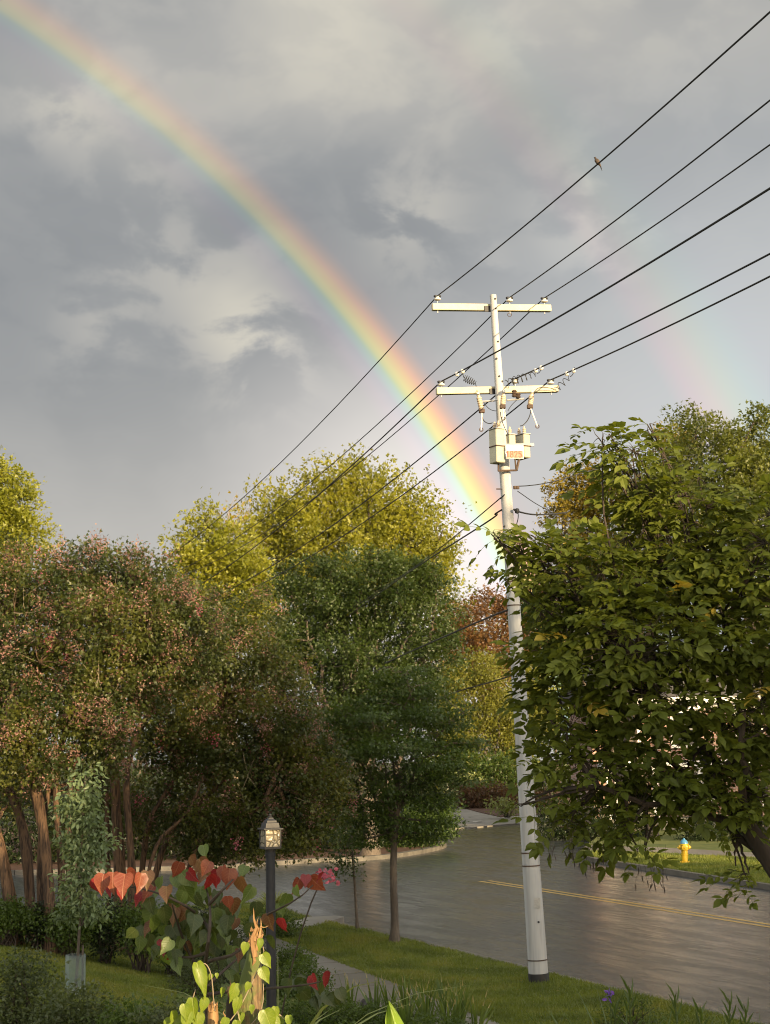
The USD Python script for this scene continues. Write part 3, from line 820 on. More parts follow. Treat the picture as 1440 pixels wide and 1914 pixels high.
tree("maple_tree", "olive green tree standing behind the near tree right of the pole", "tree",
     lbs(70, (1080, 1080, 90, 90), (1020, 1150, 60, 80), (1160, 1090, 90, 90), (1100, 1180, 110, 80), (1230, 1150, 90, 80)), gbase(1170, 70), LEAF["street"], MAT["bark"], 480, 40, 0.15, 33, 0.25, T=SPRIG3, spread=2.4, rough=0.35, gap=0.25, sub=7)
# low far tree line closing the horizon: separate trees
for k, (px, top, wdt, lm, txt) in enumerate([
        (60, 1180, 150, "dark", "far dark tree low behind the left end of the blossoming trees"),
        (260, 1200, 150, "street", "far green tree low behind the middle of the blossoming trees"),
        (500, 1250, 140, "dark", "far dark tree low behind the right end of the blossoming trees"),
        (700, 1260, 140, "street", "far tree low behind the street tree"),
        (880, 1270, 110, "drooping", "far olive tree low behind the drooping tree"),
        (1040, 1240, 110, "street", "far green tree low just right of the pole"),
        (1560, 1150, 170, "dark", "far dark tree low beyond the right edge of the house")]):
    Yk = 140 + 5 * (k % 3)
    tree("far_tree", txt, "tree", lbs(Yk, (px, top + 70, wdt * .6, 75), (px - wdt * .45, top + 120, wdt * .5, 80), (px + wdt * .45, top + 110, wdt * .5, 85), (px, top + 180, wdt * .8, 90)), gbase(px, Yk), LEAF[lm], MAT["bark"], 800, 9, 0.34, 40 + k, 0.35, T=SPRIG3, spread=1.7, rough=0.45, gap=0.3)


# ------------------------------------------------------------------ house across the road
HO = np.array([9.6, 74.0, 0.1])
hs = thing("brick_house", "two-storey red brick house with white trim half hidden behind the near right tree", "house", HO)
HW, HD, HH = 15.0, 9.0, 6.0


def hbox(name, c, s, m, parent=hs, b=0.0):
    return obj(name, box(c, s), MAT[m], parent)


hbox("wall", (HW / 2, HD / 2, HH / 2), (HW, HD, HH), "brick")
ov = 0.5
rp = np.array([(-ov, -ov, HH), (HW + ov, -ov, HH), (HW + ov, HD + ov, HH), (-ov, HD + ov, HH), (-ov, HD / 2, HH + 2.4), (HW + ov, HD / 2, HH + 2.4)]) + [0, 0, 0.06]
roof = obj("roof", (rp, np.array([(0, 1, 5), (0, 5, 4), (2, 3, 4), (2, 4, 5), (0, 4, 3), (1, 2, 5), (0, 3, 2), (0, 2, 1)])), MAT["roof"], hs)
obj("chimney", box((HW - 3, HD / 2 + .6, HH + 2.2), (0.9, 0.7, 2.2)), MAT["brick"], roof)
hbox("eave_board", (HW / 2, -ov - 0.03, HH - .06), (HW + 2 * ov, 0.06, 0.30), "white_paint")
hbox("frieze", (HW / 2, -0.04, HH - .36), (HW, 0.08, 0.26), "white_paint")
hbox("porch_roof", (3.6, -1.1, 3.0), (6.8, 2.2, 0.28), "white_paint")
hbox("porch_floor", (3.6, -1.1, 0.3), (6.8, 2.2, 0.5), "concrete")
for k in range(4):
    hbox("column", (0.45 + k * 2.1, -2.0, 1.70), (0.26, 0.26, 2.3), "white_paint")
for k in range(3):
    hbox("railing", (1.5 + k * 2.1, -2.0, 1.35), (1.82, 0.08, 0.10), "white_paint")
dr = hbox("door", (1.6, -0.05, 1.6), (1.0, 0.10, 2.1), "black")
obj("door_frame", cat_([box((1.04, -0.06, 1.6), (0.12, 0.12, 2.1)), box((2.16, -0.06, 1.6), (0.12, 0.12, 2.1)), box((1.6, -0.06, 2.72), (1.24, 0.12, 0.14))]), MAT["white_paint"], dr)
for wx, wz, ww, wh in ((4.4, 1.75, 1.1, 1.6), (8.9, 1.7, 1.8, 1.6), (12.6, 1.7, 1.8, 1.6), (1.6, 4.6, 1.1, 1.5), (4.4, 4.6, 1.1, 1.5), (7.4, 4.6, 1.1, 1.5), (10.4, 4.6, 1.1, 1.5), (13.2, 4.6, 1.1, 1.5)):
    w = obj("window", cat_([box((wx - ww / 2 - .06, -.05, wz), (.14, .1, wh + .28)), box((wx + ww / 2 + .06, -.05, wz), (.14, .1, wh + .28)), box((wx, -.05, wz + wh / 2 + .07), (ww - .02, .1, .14)), box((wx, -.05, wz - wh / 2 - .07), (ww - .02, .1, .14)), box((wx, -.035, wz), (ww, .05, .06)), box((wx, -.03, wz), (.05, .04, wh))]), MAT["white_paint"], hs)
    obj("pane", box((wx, -0.01, wz), (ww, .03, wh)), MAT["pane"], w)

# ------------------------------------------------------------------ blossoming crape myrtles at the left
def myrtle(label, lobes, Y, trunks, clusters, seed, seeds_n, pink, dead=60):
    rng = np.random.default_rng(seed)
    base = np.array([at(trunks[0][0][0][0], 1405, Y)[0], Y, 0])
    base[2] = ground_z(base[0], base[1])
    t = thing("crape_myrtle", label, "tree", base)
    ends = []
    for k, (pts, w) in enumerate(trunks):
        dy = rng.uniform(-.6, .6)
        p3 = np.array([at(px, py, Y + dy) for px, py in pts])
        p3[0, 2] = ground_z(p3[0, 0], p3[0, 1]) - 0.05
        if len(p3) > 2:
            p3[1:-1, 1] += rng.normal(size=len(p3) - 2) * 0.12
        pp = curve(p3, 12)
        r = w * Y / FPX / 2 * .84
        rr = np.linspace(r * 1.1, r * 0.65, 12) * (1 + 0.08 * rng.normal(size=12)); rr[0] *= 1.3
        m = tube(pp, rr, 9)
        v = m[0] + (meshkit.fbm(m[0] * 6, 2, k)[:, None] - .5) * r * 0.25
        obj("trunk", moved((v, m[1]), base), MAT["bark_myrtle"], t, smooth=60)
        ends.append(pp)
    (lv, lf), P, D = crown_leaves(lobes, clusters, 39, 0.062, rng, T=SPRIG3, spread=2.4, rough=0.26, gap=0.27, shell=0.5, inner=0.2, sub=7, wide=0.7, stretch=(.22, .3))
    lim = []
    nodes = np.vstack([e[6:] for e in ends])
    lend = []
    for c, r in lobes:
        for q in range(2):
            tgt = c + rng.normal(size=3) * r * 0.3
            j = np.argmin(((nodes - tgt) ** 2).sum(1) + rng.random(len(nodes)) * 2)
            p, ra, s = limb(nodes[j], tgt, 0.05, 0.016, rng, 8, 0.12)
            lim.append(tube(p, ra, s, False)); lend.append(p)
    ln = np.vstack([e[3:] for e in lend])
    for k in rng.choice(len(P), 16 * len(lobes), replace=False):
        j = np.argmin(((ln - P[k]) ** 2).sum(1))
        p, ra, s = limb(ln[j], P[k] + D[k] * .12, 0.012, 0.003, rng, 6, 0.1, 4)
        lim.append(tube(p, ra, s, False))
    obj("branches", moved(cat_(lim), base), MAT["bark_myrtle"], t, kind="stuff")
    dl = []
    for k in rng.choice(len(P), dead, replace=False):
        e = P[k] + (D[k] + np.array([0, 0, .8]) + rng.normal(size=3) * .4) * rng.uniform(.15, .45)
        p, ra, s = limb(P[k] - D[k] * .5, e, 0.007, 0.002, rng, 6, 0.08, 4)
        dl.append(tube(p, ra, s, False))
    obj("dead_twigs", moved(cat_(dl), base), MAT["bark_pale"], t, kind="stuff")
    obj("crown", moved((lv, lf), base), LEAF["myrtle"], t)
    # faded seed heads: small loose panicles on the outside, and a few still pink
    kk = rng.integers(0, len(P), seeds_n); kk = np.where(D[kk, 2] < -.3, rng.integers(0, len(P), seeds_n), kk)
    Ds = unit(D[kk] + rng.normal(size=(seeds_n, 3)) * .45 + np.array([0, 0, .25]))
    Ps = P[kk] + Ds * rng.uniform(.16, .36, (seeds_n, 1))
    for nm, sel, mt, per, sz in (("seed_heads", slice(0, seeds_n - pink), LEAF["seed"], 40, 0.030), ("pink_blossoms", slice(seeds_n - pink, seeds_n), MAT["pink_petal"], 44, 0.032)):
        q, dd = Ps[sel], Ds[sel]
        n = len(q) * per
        P2 = np.repeat(q, per, 0) + rng.normal(size=(n, 3)) * np.array([.06, .06, .085])
        obj(nm, moved(leaves(P2, rng.normal(size=(n, 3)), rng.normal(size=(n, 3)), sz * rng.uniform(.7, 1.3, n), sz, DIAMOND), base), mt, t)
    return t


myrtle("sunlit crape myrtle with peach-pink seed heads and peeling brown trunks at the left edge",
       lbs(26, (50, 1095, 120, 70, .5), (170, 1088, 120, 66), (285, 1098, 80, 60), (-60, 1130, 100, 110), (70, 1180, 130, 90, -.5), (210, 1180, 130, 100, -.5), (330, 1160, 90, 80), (100, 1270, 110, 70, -1), (60, 1350, 80, 55, -1.3), (150, 1340, 75, 50, -1.2), (225, 1300, 60, 60), (-20, 1290, 70, 80), (330, 1240, 90, 80, .5), (200, 1400, 60, 30, -.8), (20, 1420, 60, 40, -1), (90, 1430, 50, 30, -1.2), (170, 1450, 50, 34, .4), (30, 1490, 50, 36, .6)),
       26, [([(62, 1690), (52, 1600), (28, 1500), (-20, 1430), (-60, 1340)], 24), ([(100, 1690), (84, 1590), (66, 1480), (52, 1400), (60, 1300), (90, 1220)], 25), ([(78, 1688), (80, 1600), (88, 1500), (112, 1400), (140, 1280)], 17), ([(112, 1680), (110, 1580), (108, 1460), (128, 1340), (190, 1230)], 14), ([(28, 1664), (8, 1600), (-25, 1520)], 22), ([(44, 1668), (12, 1590), (-10, 1540)], 12), ([(124, 1655), (128, 1560), (140, 1440), (200, 1300), (270, 1200)], 12)],
       1600, 51, 860, 12, 130)
myrtle("shaded crape myrtle with dark leaves and dull pink blossoms right of the sunlit one",
       lbs(29, (400, 1150, 90, 60), (440, 1215, 90, 75), (350, 1250, 90, 80), (490, 1280, 90, 85), (530, 1370, 85, 85), (420, 1340, 100, 80), (570, 1440, 70, 70, .5), (470, 1440, 100, 70), (350, 1400, 80, 60), (520, 1520, 90, 55), (600, 1500, 45, 60), (420, 1530, 80, 45), (280, 1390, 60, 50), (350, 1490, 60, 40, .4), (460, 1580, 60, 26), (555, 1575, 60, 30), (300, 1540, 70, 40, .8), (230, 1500, 60, 50, 1.2), (400, 1590, 60, 24, .8), (160, 1540, 60, 60, 2)),
       29, [([(222, 1660), (220, 1560), (214, 1440), (240, 1330)], 26), ([(246, 1660), (244, 1560), (240, 1430), (300, 1300)], 17), ([(206, 1650), (200, 1560), (196, 1450), (190, 1340)], 12), ([(250, 1655), (268, 1570), (300, 1500), (360, 1400), (420, 1300)], 13), ([(268, 1650), (310, 1575), (370, 1500), (450, 1420)], 14), ([(258, 1655), (290, 1590), (330, 1540), (380, 1450)], 9), ([(300, 1640), (370, 1580), (440, 1530), (520, 1470)], 7)],
       1800, 52, 460, 34, 60)

# ------------------------------------------------------------------ shrubs of the corner bed and behind
def shrub(name, label, lobes, leafmat, clusters, per, size, seed, cat="shrub", group=None, **kw):
    rng = np.random.default_rng(seed)
    c = np.array([l[0] for l in lobes]).mean(0)
    base = np.array([c[0], c[1], ground_z(c[0], c[1])])
    t = thing(name, label, cat, base, group)
    kw = {**dict(spread=2.0, rough=0.35, gap=0.3, T=SPRIG3), **kw}
    (lv, lf), P, D = crown_leaves(lobes, clusters, per, size, rng, **kw)
    st = []
    for k in rng.choice(len(P), min(len(P), 26), replace=False):
        p, ra, s = limb(base + [rng.normal() * .08, rng.normal() * .08, 0], P[k], max(.012, size * .12), 0.003, rng, 6, 0.1, 5)
        st.append(tube(p, ra, s, False))
    obj("stems", moved(cat_(st), base), MAT["bark_dark"], t)
    obj("foliage", moved((lv, lf), base), leafmat, t)
    return t


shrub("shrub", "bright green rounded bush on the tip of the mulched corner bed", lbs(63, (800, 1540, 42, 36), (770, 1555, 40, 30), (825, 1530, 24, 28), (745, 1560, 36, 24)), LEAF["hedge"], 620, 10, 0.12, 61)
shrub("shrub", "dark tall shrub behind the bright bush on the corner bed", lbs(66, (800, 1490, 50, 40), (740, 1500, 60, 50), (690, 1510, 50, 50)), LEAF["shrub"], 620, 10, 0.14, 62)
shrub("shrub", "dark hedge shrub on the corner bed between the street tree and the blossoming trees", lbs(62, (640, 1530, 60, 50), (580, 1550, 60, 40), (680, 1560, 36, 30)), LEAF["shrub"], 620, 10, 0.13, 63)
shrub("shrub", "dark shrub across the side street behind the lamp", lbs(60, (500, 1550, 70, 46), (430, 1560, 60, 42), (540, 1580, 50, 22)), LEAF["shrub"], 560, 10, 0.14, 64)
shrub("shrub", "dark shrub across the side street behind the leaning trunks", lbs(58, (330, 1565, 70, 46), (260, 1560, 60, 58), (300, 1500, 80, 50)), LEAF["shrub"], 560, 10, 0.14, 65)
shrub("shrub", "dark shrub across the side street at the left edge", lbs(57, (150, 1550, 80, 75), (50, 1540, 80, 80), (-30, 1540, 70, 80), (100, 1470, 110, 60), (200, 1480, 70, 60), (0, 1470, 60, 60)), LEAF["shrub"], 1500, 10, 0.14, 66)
shrub("hedge", "low dark reddish hedge behind the driveway apron", lbs(104, (900, 1490, 40, 22), (950, 1495, 40, 24), (870, 1486, 30, 18), (1000, 1500, 40, 22)), LEAF["redhedge"], 700, 10, 0.17, 67, cat="hedge")
shrub("shrub", "yellow-green arching plant above the red hedge beside the driveway", lbs(107, (868, 1467, 26, 18), (885, 1474, 14, 14)), LEAF["pale"], 90, 9, 0.24, 68, droop=0.5)
shrub("shrub", "tall loose green shrub behind the reddish hedge", lbs(110, (920, 1450, 50, 34), (960, 1450, 40, 36), (860, 1440, 40, 36)), LEAF["street"], 520, 10, 0.24, 69)
shrub("shrub", "pale leafy low plants on the dark bed just left of the pole", lbs(88, (935, 1508, 16, 8), (962, 1508, 18, 9)), LEAF["pale"], 70, 9, 0.14, 70)
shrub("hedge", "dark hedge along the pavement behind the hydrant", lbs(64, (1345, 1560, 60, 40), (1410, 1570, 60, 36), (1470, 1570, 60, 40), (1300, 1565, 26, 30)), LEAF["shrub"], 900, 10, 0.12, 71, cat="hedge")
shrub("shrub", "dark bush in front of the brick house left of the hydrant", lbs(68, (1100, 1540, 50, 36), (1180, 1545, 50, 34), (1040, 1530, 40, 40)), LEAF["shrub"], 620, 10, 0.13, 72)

# blue bin beside the corner bush
q = onz(831, 1524, .13)
bn = thing("wheelie_bin", "small dark blue bin standing on the grass beside the driveway", "bin", q)
obj("body", trimesh.convex.convex_hull(np.array([(sx * w, sy * w, z) for sx in (-1, 1) for sy in (-1, 1) for w, z in ((.24, .06), (.30, .95))])), MAT["bin"], bn)
obj("lid", bevel_box((0, 0, 1.0), (.66, .68, .09), .02), MAT["bin"], bn)
obj("wheel", trimesh.creation.cylinder(.1, .06, transform=trimesh.transformations.rotation_matrix(math.pi / 2, [0, 1, 0])).apply_translation([.27, .2, .1]), MAT["black"], bn)
obj("wheel", trimesh.creation.cylinder(.1, .06, transform=trimesh.transformations.rotation_matrix(math.pi / 2, [0, 1, 0])).apply_translation([-.27, .2, .1]), MAT["black"], bn)
q = onz(893, 1537, .064)
rng = np.random.default_rng(5)
pv = np.array([(x, y, 0.01 + 0.04 * rng.random()) for x in np.linspace(-.26, .26, 4) for y in np.linspace(-.16, .16, 3)])
pf = np.array([(i * 3 + j, (i + 1) * 3 + j, (i + 1) * 3 + j + 1) for i in range(3) for j in range(2)] + [(i * 3 + j, (i + 1) * 3 + j + 1, i * 3 + j + 1) for i in range(3) for j in range(2)])
o = obj("paper_scrap", (pv + q, pf), MAT["paper"], label="white paper scrap lying on the driveway apron", cat="litter")

# ------------------------------------------------------------------ street tree and sapling on the verge
b = onz(738, 1761, .14)
tree("street_tree", "young dark green street tree with one slim trunk on the verge by the kerb", "tree",
     lbs(b[1], (745, 1295, 75, 50), (690, 1330, 75, 55, .3), (800, 1350, 70, 65, .3), (640, 1350, 40, 40), (740, 1390, 110, 75, -.4), (670, 1420, 75, 60), (815, 1430, 60, 55), (740, 1470, 105, 50), (660, 1490, 45, 36), (800, 1500, 50, 36), (700, 1530, 60, 36), (750, 1260, 40, 26), (605, 1400, 34, 26), (612, 1460, 36, 24), (866, 1390, 34, 24), (860, 1450, 38, 24), (590, 1350, 22, 18), (850, 1330, 28, 22), (770, 1550, 60, 28), (690, 1570, 44, 22), (820, 1545, 36, 26)),
     b, LEAF["street"], MAT["bark"], 760, 42, 0.070, 81, 0.088, twigs=14, T=SPRIG3, spread=2.9, rough=0.35, gap=0.27, shell=0.5, flat=0.26, up=1.2, sub=8, subflat=0.40, trunk_path=np.array([at(738, 1761, b[1]), at(737, 1690, b[1]), at(736, 1600, b[1]), at(742, 1520, b[1]), at(742, 1450, b[1])]), limb_r=0.34)
b = onz(668, 1736, .14)
tree("sapling", "thin grey sapling with a small leafy top left of the street tree", "sapling",
     lbs(b[1], (652, 1560, 24, 30), (636, 1600, 18, 24), (668, 1545, 20, 24), (650, 1625, 14, 16)), b, LEAF["street"], MAT["bark"], 110, 9, 0.07, 82, 0.034, T=SPRIG3, spread=2.2, droop=0.5, gap=0.3,
     trunk_path=np.array([at(668, 1736, b[1]), at(665, 1680, b[1]), at(661, 1620, b[1]), at(657, 1560, b[1])]))
# ------------------------------------------------------------------ near yellowwood tree at the right, with compound leaves
YW = 16.5


def compound_leaf(rng, Ln=0.32, n=7, sz=0.125):
    """a pinnate leaf along +x with drooping leaflets: vertices and faces"""
    xs = np.linspace(0.30, 0.96, (n - 1) // 2) * Ln
    P, A, S = [], [], []
    for i, x in enumerate(xs):
        z = -0.35 * (x / Ln) ** 2 * Ln
        for sgn in (-1, 1):
            P.append((x + rng.normal() * .006, 0, z)); a = rng.uniform(.75, 1.15)
            A.append((math.cos(a), sgn * math.sin(a), -0.28 + rng.normal() * .15)); S.append(sz * rng.uniform(.75, 1.05) * (.8 + .3 * i / len(xs)))
    P.append((Ln, 0, -0.35 * Ln)); A.append((1, 0, -.45)); S.append(sz * 1.15)
    P, A, S = np.array(P), np.array(A), np.array(S)
    N = np.array([0, 0, 1.0]) + rng.normal(size=P.shape) * .22
    lv, lf = leaves(P, A, N, S, S * .62, OVATE)
    xs2 = np.linspace(0, 1, 5)
    rv, rf = tube(np.column_stack([xs2 * Ln, xs2 * 0, -0.35 * xs2 ** 2 * Ln]), 0.0022, 3, False)
    return cat_([(lv, lf), (rv, rf)])


rng = np.random.default_rng(91)
yl = lbs(YW, (1120, 1080, 150, 85), (1260, 1030, 130, 95, .4), (1390, 1060, 110, 110), (1180, 1190, 190, 85, -.3), (1350, 1190, 115, 72), (1085, 1180, 80, 70), (1080, 1310, 95, 70), (1205, 1305, 130, 62, -.2), (1375, 1335, 98, 66), (1100, 1420, 110, 60), (1242, 1440, 118, 54), (1380, 1463, 90, 50), (1180, 1530, 100, 42), (1345, 1510, 90, 36), (1030, 1050, 75, 34), (985, 1010, 45, 20), (1190, 905, 60, 50, .4), (1145, 835, 42, 24), (1195, 840, 34, 40), (1125, 815, 22, 16), (1215, 800, 16, 14), (1290, 930, 90, 50), (1040, 1240, 40, 44), (1480, 1250, 90, 200), (1440, 1000, 80, 80), (1390, 1640, 24, 30), (1200, 1590, 26, 18), (1060, 1525, 50, 24), (985, 1500, 30, 14), (960, 1085, 18, 12), (935, 1000, 24, 18), (925, 1005, 16, 16))
tp3 = np.array([at(1600, 2100, YW), at(1530, 1780, YW), at(1478, 1660, YW), at(1430, 1590, YW), at(1395, 1540, YW)])
tp3[0, 2] = 0.1
ybase = tp3[0].copy()
yt = thing("yellowwood_tree", "near tree at the right with large drooping compound leaves in front of the pole", "tree", ybase)
trunk_p = curve(tp3, 14)
obj("trunk", moved(tube(trunk_p, np.linspace(.19, .085, 14), 10), ybase), MAT["bark_dark"], yt, smooth=60)
heads = [(1300, 1400), (1230, 1300), (1330, 1250), (1180, 1390), (1120, 1470), (1390, 1330), (1260, 1470), (1420, 1200)]
lim, mains = [], []
for k, (hx, hy) in enumerate(heads):
    st = trunk_p[int(rng.integers(8, 14))]
    p, ra, s = limb(st, at(hx, hy, YW + rng.uniform(-1.2, 1.2)), .052, .026, rng, 9, .08)
    lim.append(tube(p, ra, s, False)); mains.append(p)
mn = np.vstack([m[3:] for m in mains])
subs = []
for c, r in yl:
    for q in range(3):
        tgt = c + rng.normal(size=3) * r * .38
        j = np.argmin(((mn - tgt) ** 2).sum(1) + .4 * rng.random(len(mn)))
        p, ra, s = limb(mn[j], tgt, .021, .007, rng, 8, .10, 5)
        lim.append(tube(p, ra, s, False)); subs.append(p)
sn = np.vstack([p[2:] for p in subs])
NL = 2500
P, D = sample_crown(yl, NL, rng, shell=0.3, rough=0.5, freq=3.2, gap=0.36, inner=0.5)
cP = P - EYE
pxP, pyP = 720 + FPX * (cP @ R_) / (cP @ F_), 957 - FPX * (cP @ U_) / (cP @ F_)
clear = ~((abs(pxP - 1282) < 66) & (pyP > 1500))          # the crown stays open in front of the hydrant
P, D = P[clear], D[clear]; NL = len(P)
tw = []
for k in range(0, NL):
    j = np.argmin(((sn - P[k]) ** 2).sum(1))
    p, ra, s = limb(sn[j], P[k], .005, .0022, rng, 5, .1, 4)
    tw.append(tube(p, ra, s, False))
obj("branches", moved(cat_(lim + tw), ybase), MAT["bark_dark"], yt, kind="stuff")
vars_ = [compound_leaf(np.random.default_rng(900 + i), n=(7 if i % 3 else 9)) for i in range(6)]
front = np.argsort(P[:, 1] + 0.5 * rng.random(NL))
Ad = unit(D * np.array([1, 1, .3]) + rng.normal(size=(NL, 3)) * np.array([.6, .6, .25]))
Nd = unit(np.array([0, -.25, 1.0]) + D * .4 + rng.normal(size=(NL, 3)) * .3)
Nd = unit(Nd - (Nd * Ad).sum(1, keepdims=True) * Ad)
Bd = np.cross(Nd, Ad)
sc = rng.uniform(.75, 1.2, NL)
stuffm = []
for q, k in enumerate(front):
    v, f = vars_[k % 6]
    w = P[k] - ybase + sc[k] * (v[:, :1] * Ad[k] + v[:, 1:2] * Bd[k] + v[:, 2:] * Nd[k])
    gold = rng.random() < 0.035
    if q < 300:
        obj("leaf", (w, f), LEAF["woodgold"] if gold and q > 60 else LEAF["wood"], yt, label="yellowing leaf" if gold and q > 60 else None)
    else:
        stuffm.append((w, f))
obj("foliage", cat_(stuffm), LEAF["wood"], yt, kind="stuff")
# dry seed pods hanging below the crown
pods = []
for (px, py) in ((1075, 1600), (1090, 1610), (1100, 1615), (1113, 1605), (1125, 1600), (1190, 1640), (1215, 1655), (1220, 1645), (1240, 1640), (1070, 1590), (1030, 1590), (1050, 1585), (1085, 1620)):
    for q in range(3):
        c = at(px + rng.normal() * 6, py + rng.normal() * 8, YW + rng.normal() * .2)
        pods.append(leaves(c[None], np.array([[rng.normal() * .2, rng.normal() * .2, -1.0]]), rng.normal(size=(1, 3)), .10, .014, OVATE))
        pods.append(tube(np.array([c, c + [rng.normal() * .02, 0, .12], c + [rng.normal() * .04, 0, .3]]), .0015, 3, False))
obj("seed_pods", moved(cat_(pods), ybase), MAT["bark_dark"], yt, kind="stuff")

# ------------------------------------------------------------------ utility pole
YP = 26.6
pb = onz(1008, 1838, .125)
YP = pb[1]
ptop = at(922, 551, YP)
pole = thing("utility_pole", "tall leaning white painted utility pole with two crossarms and a capacitor bank", "utility pole", pb)
pd = (ptop - pb) / np.linalg.norm(ptop - pb)
PLEN = np.linalg.norm(ptop - pb)
PX = lambda w: w * YP / FPX                       # picture widths to metres at the pole


def pole_at(py):
    """axis point of the pole at picture height py"""
    lo, hi = 0.0, 1.0
    for _ in range(40):
        m = (lo + hi) / 2
        c = pb + (ptop - pb) * m - EYE
        yy = 957 - FPX * (c @ U_) / (c @ F_)
        lo, hi = (m, hi) if yy > py else (lo, m)
    return pb + (ptop - pb) * lo


def pole_r(py):
    return PX(np.interp(py, [551, 900, 1200, 1838], [12.5, 21, 25.5, 36])) / 2


def pobj(name, m, mat, parent=None, smooth=False, **kw):
    return obj(name, moved(m, pb), MAT[mat], parent or pole, smooth=smooth, **kw)


ys = np.linspace(1838, 551, 24)
pobj("shaft", tube(np.array([pole_at(y) for y in ys]), [pole_r(y) for y in ys], 28), "pole", smooth=40)
pobj("base_sleeve", tube(np.array([pole_at(y) for y in (1842, 1819)]), pole_r(1838) + .008, 28), "pole_base", smooth=40)
for y in (1794, 1618, 1594, 1502, 1132, 1088, 1083):
    pobj("band", tube(np.array([pole_at(y + 1.1), pole_at(y - 1.1)]), pole_r(y) + .006, 28), "rust", smooth=40)
for y, dx in ((1722, 5), (1100, -8), (985, -8), (640, 3), (672, -2), (705, 1), (560, 3), (578, 3), (714, 6)):
    q = pole_at(y) + R_ * PX(dx) - np.array([0, 1, 0]) * math.sqrt(max(pole_r(y) ** 2 - PX(dx) ** 2, 1e-5))
    pobj("bolt", lathe([(0, -.03), (.018, -.03), (.018, .012), (0, .016)], q, 8, (0.2, -1, 0)), "black")
pobj("identity_tag", box(pole_at(1686) + R_ * PX(5) - np.array([0, pole_r(1686) - .004, 0]), (.10, .02, .16)), "steel")
# crossarms
ARMDIR = unit(np.array([0.975, 0.22, 0.0]))
armax = np.array([ARMDIR, np.cross([0, 0, 1.0], ARMDIR), [0, 0, 1.0]])


def on_plane(px, py, P0, Nn):
    v = ray(px, py)
    return EYE + v * (((P0 - EYE) @ Nn) / (v @ Nn))


INS = []
for (ly, ry, lx, rx, h, pins, hasring) in ((574, 576.5, 808, 1029.5, 13, ((818, 553), (953, 556), (1018, 557)), True), (731.5, 727, 816, 1043, 13, ((825, 713), (963, 708), (1030, 710)), False)):
    yc = (ly + ry) / 2
    P0 = pole_at(yc) + armax[1] * (pole_r(yc) + .065)
    a, b = on_plane(lx, ly, P0, armax[1]), on_plane(rx, ry, P0, armax[1])
    ax = unit(b - a)
    A3 = np.array([ax, armax[1], np.cross(ax, armax[1])])
    ca = pobj("crossarm", bevel_box((a + b) / 2, (np.linalg.norm(b - a), .105, PX(h)), .008, A3), "arm")
    pobj("mounting_plate", bevel_box(pole_at(yc) + armax[1] * (pole_r(yc) + .008) - ax * PX(6), (.20, .02, PX(h) * .9), .004, A3), "black", ca)
    for (ix, iy) in pins:
        q = on_plane(ix, iy + 12, P0, armax[1])
        f = ((q - a) @ ax)
        foot = a + ax * f + A3[2] * PX(h) / 2
        head = on_plane(ix, iy, P0, armax[1])
        hh = head[2] - foot[2]
        ins = pobj("insulator", lathe([(0, hh - .078), (.040, hh - .078), (.060, hh - .066), (.062, hh - .05), (.045, hh - .036), (.030, hh - .03), (.038, hh - .02), (.036, hh - .008), (.02, hh), (0, hh)], foot, 18), "porcelain", smooth=40)
        pobj("pin", tube(np.array([foot - [0, 0, .16], foot + [0, 0, hh - .09]]), .009, 6), "steel", ins)
        pobj("tie", cat_([lathe([(.02, -.018), (.034, -.012), (.034, .012), (.02, .018)], foot + [sx * .03, 0, hh - .005], 10) for sx in (-1, 1)]), "black", ins)
        INS.append(foot + [0, 0, hh])
    if hasring:
        q = on_plane(953, 588, P0, armax[1])
        pobj("ring", trimesh.creation.torus(.035, .006, 14, 6).apply_transform(trimesh.transformations.rotation_matrix(1.4, [1, 0, 0])).apply_translation(q), "rust")

FR = np.array([0, -1.0, 0])                    # towards the viewer's side of the pole


def pp(px, py, dep):
    return at(px, py, YP - dep)


def cutout(name, top, bot, swing, parent=None):
    """expulsion fuse cutout: ribbed porcelain body, clamps and a hanging tube"""
    ax = unit(bot - top); Ln = np.linalg.norm(bot - top)
    prof = [(0, 0), (.028, 0), (.028, .05)]
    for i in range(5):
        z = .06 + i * (Ln - .10) / 5
        prof += [(.026, z), (.046, z + .012), (.046, z + .03), (.028, z + .045)]
    prof += [(.028, Ln), (0, Ln)]
    c = pobj(name, lathe(prof, top, 12, ax), "porcelain_tan", smooth=35)
    pobj("clamp", bevel_box(bot, (.10, .07, .07), .01), "rust", c)
    pobj("clamp", bevel_box(top, (.05, .12, .05), .01), "steel", c)
    pobj("fuse_tube", tube(np.array([bot, swing]), [.016, .013], 8), "porcelain", c)
    pobj("hook", trimesh.creation.torus(.03, .008, 12, 6).apply_transform(trimesh.transformations.rotation_matrix(1.5, [1, 0, 0])).apply_translation(swing), "rust", c)
    return c


